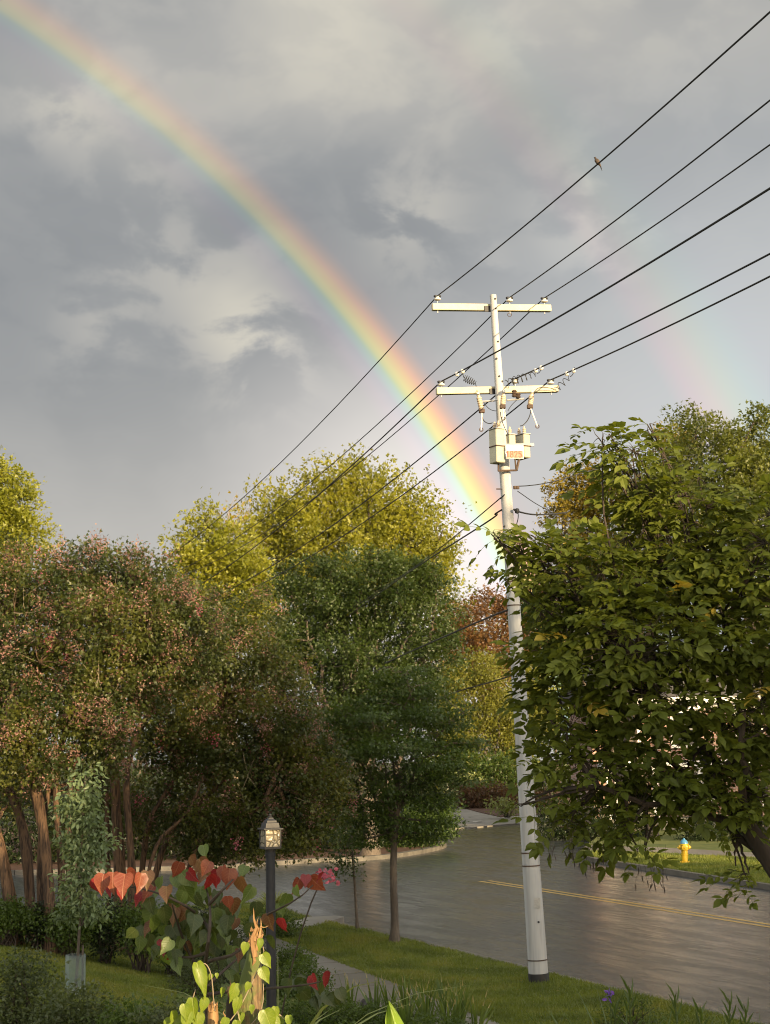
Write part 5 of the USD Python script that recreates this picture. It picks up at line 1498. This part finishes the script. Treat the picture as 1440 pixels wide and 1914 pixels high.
# one large leaf tip rising at the bottom edge
lb = at(742, 1960, 5.4)
bl0 = np.array([lb[0], lb[1], ground_z(lb[0], lb[1])])
lt = thing("broad_leaf_plant", "single broad bright green pointed leaf rising at the bottom edge", "plant", bl0)
v, f = trimesh.creation.icosphere(1).vertices, None
gx = np.linspace(0, 1, 14); gy = np.linspace(-1, 1, 9)
tipp, rootp = at(727, 1872, 5.4), at(762, 2010, 5.4)
wid = .118 * gx ** .95 * (1.02 - gx) ** .55
vv = []
for i, x in enumerate(gx):
    c = tipp + (rootp - tipp) * x
    for y in gy:
        vv.append(c + np.array([y * wid[i], -.015 + .03 * abs(y) + .006 * math.sin(y * 14), -.012 * abs(y) * x]))
ff = [(i * 9 + j, i * 9 + j + 1, (i + 1) * 9 + j + 1) for i in range(13) for j in range(8)] + [(i * 9 + j, (i + 1) * 9 + j + 1, (i + 1) * 9 + j) for i in range(13) for j in range(8)]
obj("leaf", moved((np.array(vv), np.array(ff)), bl0), LEAF["broad"], lt, smooth=True, uv=np.array([(x, y * .5) for x in gx for y in gy]))
obj("stalk", moved(tube(np.array([bl0, rootp + [0, 0, .05]]), .008, 7), bl0), LEAF["vine"], lt)

# ------------------------------------------------------------------ planting
def scatter(n, fn, seed, poly=None):
    """n points on the garden ground within a picture region: fn(rng, n) gives picture points"""
    rng = np.random.default_rng(seed)
    out = []
    while len(out) < n:
        for px, py in fn(rng, 400):
            q = ground_hit(px, py)
            if q is not None and (poly is None or poly.contains(Point(q[0], q[1]))):
                out.append(q)
    return np.array(out[:n])


def ground_hit(px, py):
    v = ray(px, py)
    if v[2] > -.02:
        return None
    t = (0.5 - EYE[2]) / v[2]
    for _ in range(12):
        q = EYE + v * t
        z = float(yard_z(q[0], q[1]))
        t += (z - q[2]) / v[2] * 0.8
    return EYE + v * t


def clump(name, label, cat, base, blades, Ln, width, mat, seed, tilt=.35, tip=None, group=None, curl=.35):
    """a clump of strap leaves; each a bent strip"""
    rng = np.random.default_rng(seed)
    t = thing(name, label, cat, base, group)
    ms, tips = [], []
    for k in range(blades):
        a = rng.uniform(0, 2 * np.pi); tl = abs(rng.normal()) * tilt
        d0 = np.array([math.cos(a) * math.sin(tl), math.sin(a) * math.sin(tl), math.cos(tl)])
        out = np.array([math.cos(a), math.sin(a), 0])
        L0 = Ln * rng.uniform(.6, 1.1)
        s = np.linspace(0, 1, 6)
        c = out * rng.random() * .07 + d0 * (s * L0)[:, None] + out * (curl * L0 * s ** 2.4)[:, None] - np.array([0, 0, 1]) * (curl * .5 * L0 * s ** 3)[:, None]
        sd = np.array([-out[1], out[0], 0]) * math.cos(a * 3) + out * math.sin(a * 3) * .6
        sd = unit(sd - d0 * (sd @ d0))
        w = width * np.array([.7, 1, 1, .85, .5, .03]) * rng.uniform(.7, 1.2)
        v = np.vstack([c - sd * w[:, None] / 2, c + sd * w[:, None] / 2])
        f = np.array([(i, i + 1, 7 + i) for i in range(5)] + [(i, 7 + i, 6 + i) for i in range(5)])
        if tip and rng.random() < .5:
            top = f[[4, 9]]; rest = f[[0, 1, 2, 3, 5, 6, 7, 8]]
            ms.append((v, rest)); tips.append((v, top))
        else:
            ms.append((v, f))
    obj("blades", cat_(ms), mat, t, kind="stuff")
    if tips:
        obj("dry_tips", cat_(tips), tip, t, kind="stuff")
    return t


IR = "iris clumps along the pavement"
for k, (px, py) in enumerate(((655, 1880), (700, 1888), (728, 1890), (762, 1892), (795, 1896), (832, 1900), (860, 1906), (800, 1918), (842, 1926), (890, 1930), (760, 1922))):
    q = ground_hit(px, py + 8)
    side = ["farthest left, behind the dark stone", "second from the left", "third from the left", "middle left", "middle", "middle right", "nearest the pavement edge", "front row behind the broad leaf", "front row middle", "farthest right in the front row", "front row by the broad leaf"][k]
    clump("iris_clump", "iris clump with sword leaves and dry tan tips, " + side, "iris", q, 24 if px > 740 else 14, .60, .032, LEAF["blade"], 200 + k, .24, LEAF["blade_dry"], IR, .08)
for k, (px, py, lab, nb) in enumerate(((1105, 1960, "leftmost, by the grass edge", 14), (1160, 1955, "under the purple flower", 18), (1215, 1968, "left of middle", 18), (1270, 1975, "middle", 18), (1330, 1975, "right of middle", 18), (1385, 1972, "second from the right edge", 18), (1430, 1978, "at the right edge", 18), (1300, 1990, "front middle", 18), (1190, 1995, "front left", 18))):
    q = at(px, py, 9.0 + .25 * (k % 3)); hgt = q[2] - ground_z(q[0], q[1]); q[2] -= hgt
    clump("lily_clump", "dark narrow-leaved lily clump at the lower right, " + lab, "lily", q, nb + 20, .34 + hgt, .020, LEAF["blade_dark"], 230 + k, .22, None, "lily clumps at the lower right", .25)
# taller leafy stems among the lilies
for k, (px, py, h) in enumerate(((1176, 1838, .34), (1262, 1850, .30), (1362, 1858, .32), (1392, 1872, .28), (1150, 1872, .2), (1310, 1880, .22))):
    q = at(px, py, 9.0)
    rng = np.random.default_rng(250 + k)
    g0 = ground_z(q[0], q[1]); h = q[2] - g0 - .12
    t = thing("lily", "upright lily with narrow leaves in the lower right, " + ["left and tallest", "below the middle of the road", "right of middle", "farther right and lower", "beside the purple flower", "short, in the middle"][k], "lily", q - [0, 0, h + .12], "upright lilies at the lower right")
    H = h + .12
    obj("stem", tube(np.array([[0, 0, 0], [.01, 0, H * .5], [0.0, 0, H * .93]]), .004, 5), LEAF["blade_dark"], t)
    zz_ = H - .42 * np.linspace(1, 0, 18)
    an = np.arange(18) * 2.4
    tl = np.where(zz_ > H * .85, .45, 1.0)
    A = np.column_stack([np.cos(an) * tl, np.sin(an) * tl, 1.15 - .3 * tl])
    obj("leaves", leaves(np.column_stack([zz_ * 0, zz_ * 0, zz_]) * .95, A, rng.normal(size=(18, 3)) + [0, 0, 1], .115, .016, OVATE), LEAF["blade_dark"], t)
q = at(1141, 1862, 9.0)
PH = q[2] - ground_z(q[0], q[1])
pf_ = thing("purple_flower", "small purple flower at the left end of the lily clumps", "flower", q - [0, 0, PH])
rng = np.random.default_rng(260)
obj("petals", leaves(np.tile([0, 0, PH], (14, 1)) + rng.normal(size=(14, 3)) * .008, rng.normal(size=(14, 3)) + [0, 0, .4], rng.normal(size=(14, 3)), .035, .02, OVATE), MAT["purple"], pf_)
obj("stem", tube(np.array([[0, 0, 0], [0, 0, PH / 2], [0, 0, PH]]), .003, 5), LEAF["blade_dark"], pf_)
# daylily strap leaves by the lamp and pale grass behind it
dq = at(520, 1880, 12.0); dh = dq[2] - ground_z(dq[0], dq[1]); dq[2] -= dh
clump("daylily", "pale strap leaves arching to the right at the foot of the lamp post", "daylily", dq, 26, .66 + dh, .034, LEAF["pale"], 270, .5, None, None, .55)
clump("pale_grass", "pale variegated grass tuft behind the lamp post by the kerb", "grass clump", ground_hit(512, 1706), 190, .60, .030, LEAF["pale"], 271, .5, None, None, .4)
# dark boulder in the bed
q = ground_hit(690, 1886)
st = trimesh.creation.icosphere(3)
v = np.asarray(st.vertices); v = v * (1 + .25 * (meshkit.fbm(v * 1.3, 3, 8)[:, None] - .5)) * np.array([.14, .12, .11])
obj("boulder", (v + q + [0, 0, .05], np.asarray(st.faces)), MAT["stone"], smooth=True, label="dark wet rounded stone in the planting bed", cat="stone")

# low bushes of the garden: individual plants
GB = lambda px, py, dy=0: ground_hit(px, py)


def bush(label, px, py, w, h, mat, n, seed, size=.035, name="garden_bush", cat="shrub", group=None, lift=None, Y=None, **kw):
    Yb = ground_hit(px, py)[1]
    s = Yb / FPX
    lob_ = [(at(px, py - h * .45, Yb), np.array([w * .5, w * .45, h * .55]) * s), (at(px - w * .25, py - h * .3, Yb), np.array([w * .35, w * .35, h * .4]) * s), (at(px + w * .25, py - h * .35, Yb), np.array([w * .35, w * .35, h * .4]) * s)]
    return shrub(name, label, lob_, mat, n, 9, size, seed, cat, group, spread=2.2, **kw)


def weed(label, px, top, w, Y, mat, n, seed, size=.03, **kw):
    """an untidy upright plant that stands on the ground at distance Y and reaches the picture height top"""
    b = at(px, 1405, Y); gz = ground_z(b[0], Y)
    bot = 1405 + (EYE[2] - gz) / Y * FPX
    h = bot - top
    rows = [(px, top + h * .62, w * .5, h * .40), (px - w * .28, top + h * .45, w * .24, h * .3), (px + w * .25, top + h * .5, w * .26, h * .32), (px + w * .02, top + h * .22, w * .2, h * .2)]
    return shrub("garden_plant", label, lbs(Y, *rows), mat, n, 9, size, seed, "plant", spread=2.4, gap=.26, sub=5, rough=.3, shell=.4, **kw)


weed("untidy dull green plant in the lower left corner, tallest of the weeds", 40, 1775, 140, 11.4, LEAF["dusk"], 520, 304)
weed("dull green weed right of the tallest one at the lower left", 150, 1845, 120, 11.0, LEAF["dusk"], 520, 305)
weed("low green weed below the lawn between the left weeds and the vine", 250, 1876, 120, 10.6, LEAF["cover"], 420, 306, droop=.5)
weed("dark low plant at the bottom edge left of the vine", 318, 1880, 100, 10.0, LEAF["dusk"], 380, 307)
for k, (px, top, w, mt, lab) in enumerate(((10, 1690, 90, "cover", "leafy border plant at the left edge in front of the trunks"), (75, 1700, 90, "shrub", "dark border plant under the sunlit trunks"), (135, 1690, 80, "cover", "green border plant behind the young tree"), (200, 1680, 90, "shrub", "dark border plant between the young tree and the white flowers"), (265, 1684, 90, "cover", "green border plant behind the white flowers"), (325, 1690, 90, "cover", "green border plant at the right end of the white flowers"), (385, 1690, 90, "shrub", "dark border plant behind the redbud stems"))):
    weed(lab, px, top - 4, w, 25.4 + .3 * (k % 2), LEAF[mt], 420, 700 + k, .05)
bush("dense green plant right of the lamp post's foot", 560, 1862, 90, 60, LEAF["cover"], 520, 308, .04, Y=12.6)
bush("green ground-hugging plant left of the dark stone", 600, 1915, 130, 50, LEAF["cover"], 640, 309, .034, Y=10.8)
bush("green ground-hugging plant right of the dark stone", 715, 1920, 110, 36, LEAF["cover"], 560, 310, .034, Y=11.2)
bush("leafy plant spilling toward the pavement behind the daylily", 548, 1812, 50, 40, LEAF["cover"], 300, 311, .045, Y=16)
bush("leafy plant at the bed edge beneath the iris tips", 820, 1950, 120, 44, LEAF["cover"], 460, 312, .034, Y=11.5)
bush("green clumpy plant at the left end of the lily clumps", 1180, 1925, 100, 60, LEAF["cover"], 300, 313, .026, Y=9.4)
bush("dark leafy plant under the redbud", 420, 1850, 150, 110, LEAF["shrub"], 620, 314, .035, Y=8.4, gap=.34)
bush("green plant left of the lamp post below the redbud leaves", 370, 1860, 80, 70, LEAF["dusk"], 320, 315, .035, Y=8.9, gap=.36)
bush("low green plants at the bed corner where the pavement starts", 505, 1752, 90, 50, LEAF["cover"], 360, 316, .05, Y=19)
# white bedding flowers
wf = bush("bed of small white flowers beside the lawn", 245, 1752, 150, 40, LEAF["cover"], 520, 320, .05, name="white_flower_bed", cat="flowers", Y=22)
YWF = ground_hit(245, 1752)[1] - .25
Pw, Dw = sample_crown([(at(245 + k * 30, 1726 + 3 * k * (k % 2), YWF), np.array([26, 26, 17]) * 22 / FPX) for k in (-2, -1, 0, 1, 2)], 46, np.random.default_rng(321), shell=.95, rough=.2, inner=.2)
o0 = np.array(wf.GetAttribute("xformOp:translate").Get())
rw = np.random.default_rng(322)
Pf = np.repeat(Pw, 5, 0) + rw.normal(size=(230, 3)) * .03
obj("blossoms", moved(leaves(Pf, rw.normal(size=(230, 3)), rw.normal(size=(230, 3)) + [0, -.8, 1], .038, .034, OVATE), o0), MAT["white_petal"], wf)
# bright pink blossom right of the lamp
q = at(603, 1640, 8.0)
KH = q[2] - ground_z(q[0], q[1])
pk = thing("pink_blossom", "bright pink blossom cluster at the right tip of the redbud leaves", "flower", q - [0, 0, KH])
rw = np.random.default_rng(330)
Pk = rw.normal(size=(80, 3)) * [.026, .026, .02] + [0, 0, KH]
obj("petals", leaves(Pk, rw.normal(size=(80, 3)), rw.normal(size=(80, 3)), .026, .022, OVATE), MAT["pink_petal"], pk)
obj("stem", tube(curve([[-.30, 0, 0], [-.18, 0, KH * .6], [0, 0, KH]], 8), .004, 5), MAT["bark_dark"], pk)

# young tree in its clear guard on the lawn
q = at(147, 1405, 20.5); q[2] = ground_z(q[0], q[1])
yb = thing("young_tree", "slender young tree with grey-green leaves in a clear tube on the lawn", "young tree", q)
rng = np.random.default_rng(340)
Yq = q[1]
lob_ = lbs(Yq, (162, 1448, 16, 12), (152, 1490, 20, 22), (166, 1530, 22, 24), (142, 1570, 24, 26), (158, 1615, 28, 30), (140, 1660, 26, 28), (188, 1575, 18, 14), (132, 1520, 14, 14), (165, 1700, 24, 24), (128, 1705, 16, 16))
(lv, lf), P, D = crown_leaves(lob_, 330, 10, .070, rng, T=OVATE, spread=1.5, droop=.5, gap=.3, shell=.4, rough=.5, sub=4)
obj("foliage", moved((lv, lf), q), LEAF["gray"], yb)
sp = [tube(curve(np.array([q, at(150, 1700, Yq), at(152, 1600, Yq), at(160, 1450, Yq)]), 14), np.linspace(.022, .006, 14), 7)]
for k in range(24):
    j = P[rng.integers(len(P))]
    b0_ = np.array([at(151, 1600, Yq)[0], Yq, j[2] - .2])
    p_, ra, s_ = limb(b0_, j, .008, .003, rng, 5, .08, 4)
    sp.append(tube(p_, ra, s_, False))
obj("trunk", moved(cat_(sp), q), MAT["bark"], yb)
gm = trimesh.creation.annulus(r_min=.125, r_max=.130, height=.50, sections=24).apply_translation([0, 0, .25])
obj("tree_guard", gm, MAT["guard"], yb)
obj("stake", tube(np.array([[.10, -.05, 0], [.10, -.05, .62]]), .014, 6), MAT["bark"], yb)
# small stake plate behind the trunks
# grass blades on the lawn and verges
def grass(label, poly, n, zf, seed, hgt=.05, ylim=(0, 60)):
    rng = np.random.default_rng(seed)
    x0, y0, x1, y1 = poly.bounds
    y0, y1 = max(y0, ylim[0]), min(y1, ylim[1])
    out = []
    while sum(map(len, out)) < n:
        q = rng.uniform((x0, y0), (x1, y1), (n * 2, 2))
        q = q[abs(q[:, 0] / q[:, 1]) < .29]
        q = q[rng.random(len(q)) < np.clip((16 / q[:, 1]) ** 1.2, .1, 1)]
        out.append(q[shapely.contains_xy(poly, q[:, 0], q[:, 1])])
    q = np.vstack(out)[:n]
    P = np.column_stack([q, zf(q[:, 0], q[:, 1])])
    A = np.column_stack([rng.normal(size=(n, 2)) * .55, np.ones(n)])
    L0 = hgt * rng.uniform(.5, 1.4, n) * (0.6 + .9 * meshkit.noise(P * 1.3, 4))
    v, f = leaves(P, A, rng.normal(size=(n, 3)) + [0, -.5, .2], L0, hgt * .26, TRI)
    obj("grass", (v, f), LEAF["grass"], kind="stuff", label=label, cat="grass")


vz = lambda x, y: 0.125 + 0.03 * (meshkit.fbm(np.stack([x, y, x * 0], -1) * 0.8, 3, 2) - 0.3)
grass("short grass of the verge between pavement and road", verge_poly.buffer(.06).intersection(shapely.box(-5, 14, 14, 42)), 120000, vz, 400, .052)
lawn = Polygon([(q[0], q[1]) for q in [ground_hit(*p) for p in ((-40, 1735), (200, 1733), (330, 1760), (330, 1905), (-40, 1912))]])
grass("mown lawn around the young tree at the left", lawn, 90000, yard_z, 401, .042)
far_g = Polygon([onz(*p, .13)[:2] for p in ((1100, 1606), (1440, 1658), (1440, 1604), (1110, 1592))])
grass("grass around the hydrant across the road", far_g.intersection(fgrass), 30000, lambda x, y: x * 0 + .13, 402, .075)
# ground cover over the rest of the garden bed
cov_poly = yard_poly.difference(lawn).intersection(shapely.box(-9, 7, 8, 37))
rng = np.random.default_rng(403)
n = 38000
q = rng.uniform((-9, 7), (8, 37), (n * 5, 2)); q = q[(abs(q[:, 0] / q[:, 1]) < .29) & (rng.random(len(q)) < np.clip((12 / q[:, 1]), .15, 1))]
q = q[shapely.contains_xy(cov_poly, q[:, 0], q[:, 1])][:n]
hz = meshkit.fbm(np.column_stack([q * 1.6, q[:, 0] * 0]), 3, 6)
P = np.column_stack([q, yard_z(q[:, 0], q[:, 1]) + .22 * hz * rng.random(len(q))])
sz = .030 * (.7 + .6 * rng.random(len(q))) * (1 + (q[:, 1] - 10) / 25).clip(1)
obj("ground_cover", leaves(P, rng.normal(size=(len(q), 3)) + [0, -.3, .2], rng.normal(size=(len(q), 3)) * .5 + [0, -.2, 1], sz * 1.1, sz * .7, SPRIG3), LEAF["cover"], kind="stuff", label="low leafy ground cover filling the garden bed", cat="ground cover")

# ------------------------------------------------------------------ what stands behind and beside the viewer and shades the street
def off(p, a, z=0.1):
    """a place p metres across and a metres along the sun's bearing"""
    return np.array([.837 * p + .548 * a, .548 * p - .837 * a, z])


hax = np.array([[.837, .548, 0], [.548, -.837, 0], [0, 0, 1.0]])
nh = thing("neighbour_house", "tall gabled brick house out of frame behind the viewer on the right", "house", off(7.2, 15))
obj("wall", box((0, 0, 3.1), (8.2, 8, 6.2), hax), MAT["brick"], nh)
rp = np.array([(-4.1, -4.6, 6.2), (4.1, -4.6, 6.2), (4.1, 4.6, 6.2), (-4.1, 4.6, 6.2), (-4.1, 0, 8.25), (4.1, 0, 8.25)]) @ hax
obj("roof", (rp, np.array([(0, 1, 5), (0, 5, 4), (2, 3, 4), (2, 4, 5), (0, 4, 3), (1, 2, 5), (0, 3, 2), (0, 2, 1)])), MAT["roof"], nh)


def shade_tree(label, c, r, seed, n=900):
    c, r = np.array(c, float), np.array(r, float)
    lb_ = [(c, r * .8)] + [(c + r * np.array([math.cos(a) * .5, math.sin(a) * .5, .15 * math.sin(3 * a)]), r * .55) for a in np.linspace(0, 5.2, 6)]
    tree("shade_tree", label, "tree", lb_, (c[0], c[1], .1), LEAF["dark"], MAT["bark"], n, 10, .26, seed, .3, T=SPRIG3, spread=1.9, gap=.2, shell=.35, inner=.5)


shade_tree("tree out of frame beside the house behind the viewer", off(10.0, 14, 7.4), (3.4, 3.0, 4.3), 501, 1300)
shade_tree("large tree out of frame right of the viewer", off(16.4, 13, 9.0), (5.4, 5, 6.6), 502, 2400)
shade_tree("larger tree out of frame farther right of the viewer", off(24.5, 11, 8.0), (5.5, 5.5, 5.8), 503, 1300)
shade_tree("tall tree out of frame far right across the garden", off(33.0, 8, 6.6), (5.5, 5.5, 5.2), 504, 1100)
shade_tree("broad tree out of frame far right by the road", off(42.0, 2, 5.6), (5.5, 5.5, 4.6), 505, 900)
shade_tree("tall tree out of frame right of the brick house", (31.0, 52.0, 6.8), (6.0, 6, 6.2), 506, 1000)
shade_tree("tall tree out of frame right of the brick house, nearer the road", (39.0, 54.0, 6.8), (5.0, 6, 6.4), 507, 900)

rng = np.random.default_rng(600)
for nm, poly, zf, n, lab in (("fallen_leaves", verge_poly.union(walk_poly).intersection(shapely.box(-4, 14, 8, 40)), lambda x, y: x * 0 + .168, 420, "small fallen leaves on the verge and pavement"), ("fallen_leaves", lawn, lambda x, y: yard_z(x, y) + .03, 260, "small fallen leaves on the lawn"), ("road_litter", road_poly.intersection(shapely.box(-6, 20, 16, 70)), lambda x, y: x * 0 + .006, 420, "bits of leaf and grit on the wet road")):
    x0, y0, x1, y1 = poly.bounds
    q = rng.uniform((x0, y0), (x1, y1), (n * 8, 2))
    q = q[shapely.contains_xy(poly, q[:, 0], q[:, 1])][:n]
    a = rng.uniform(0, 6.3, len(q))
    P_ = np.column_stack([q, zf(q[:, 0], q[:, 1])])
    sz = rng.uniform(.025, .06, len(q))
    obj(nm, leaves(P_, np.column_stack([np.cos(a), np.sin(a), a * 0]), rng.normal(size=(len(q), 3)) * .15 + [0, 0, 1], sz, sz * .6, OVATE), LEAF["russet"] if nm == "road_litter" else LEAF["gold"], kind="stuff", label=lab, cat="leaves")
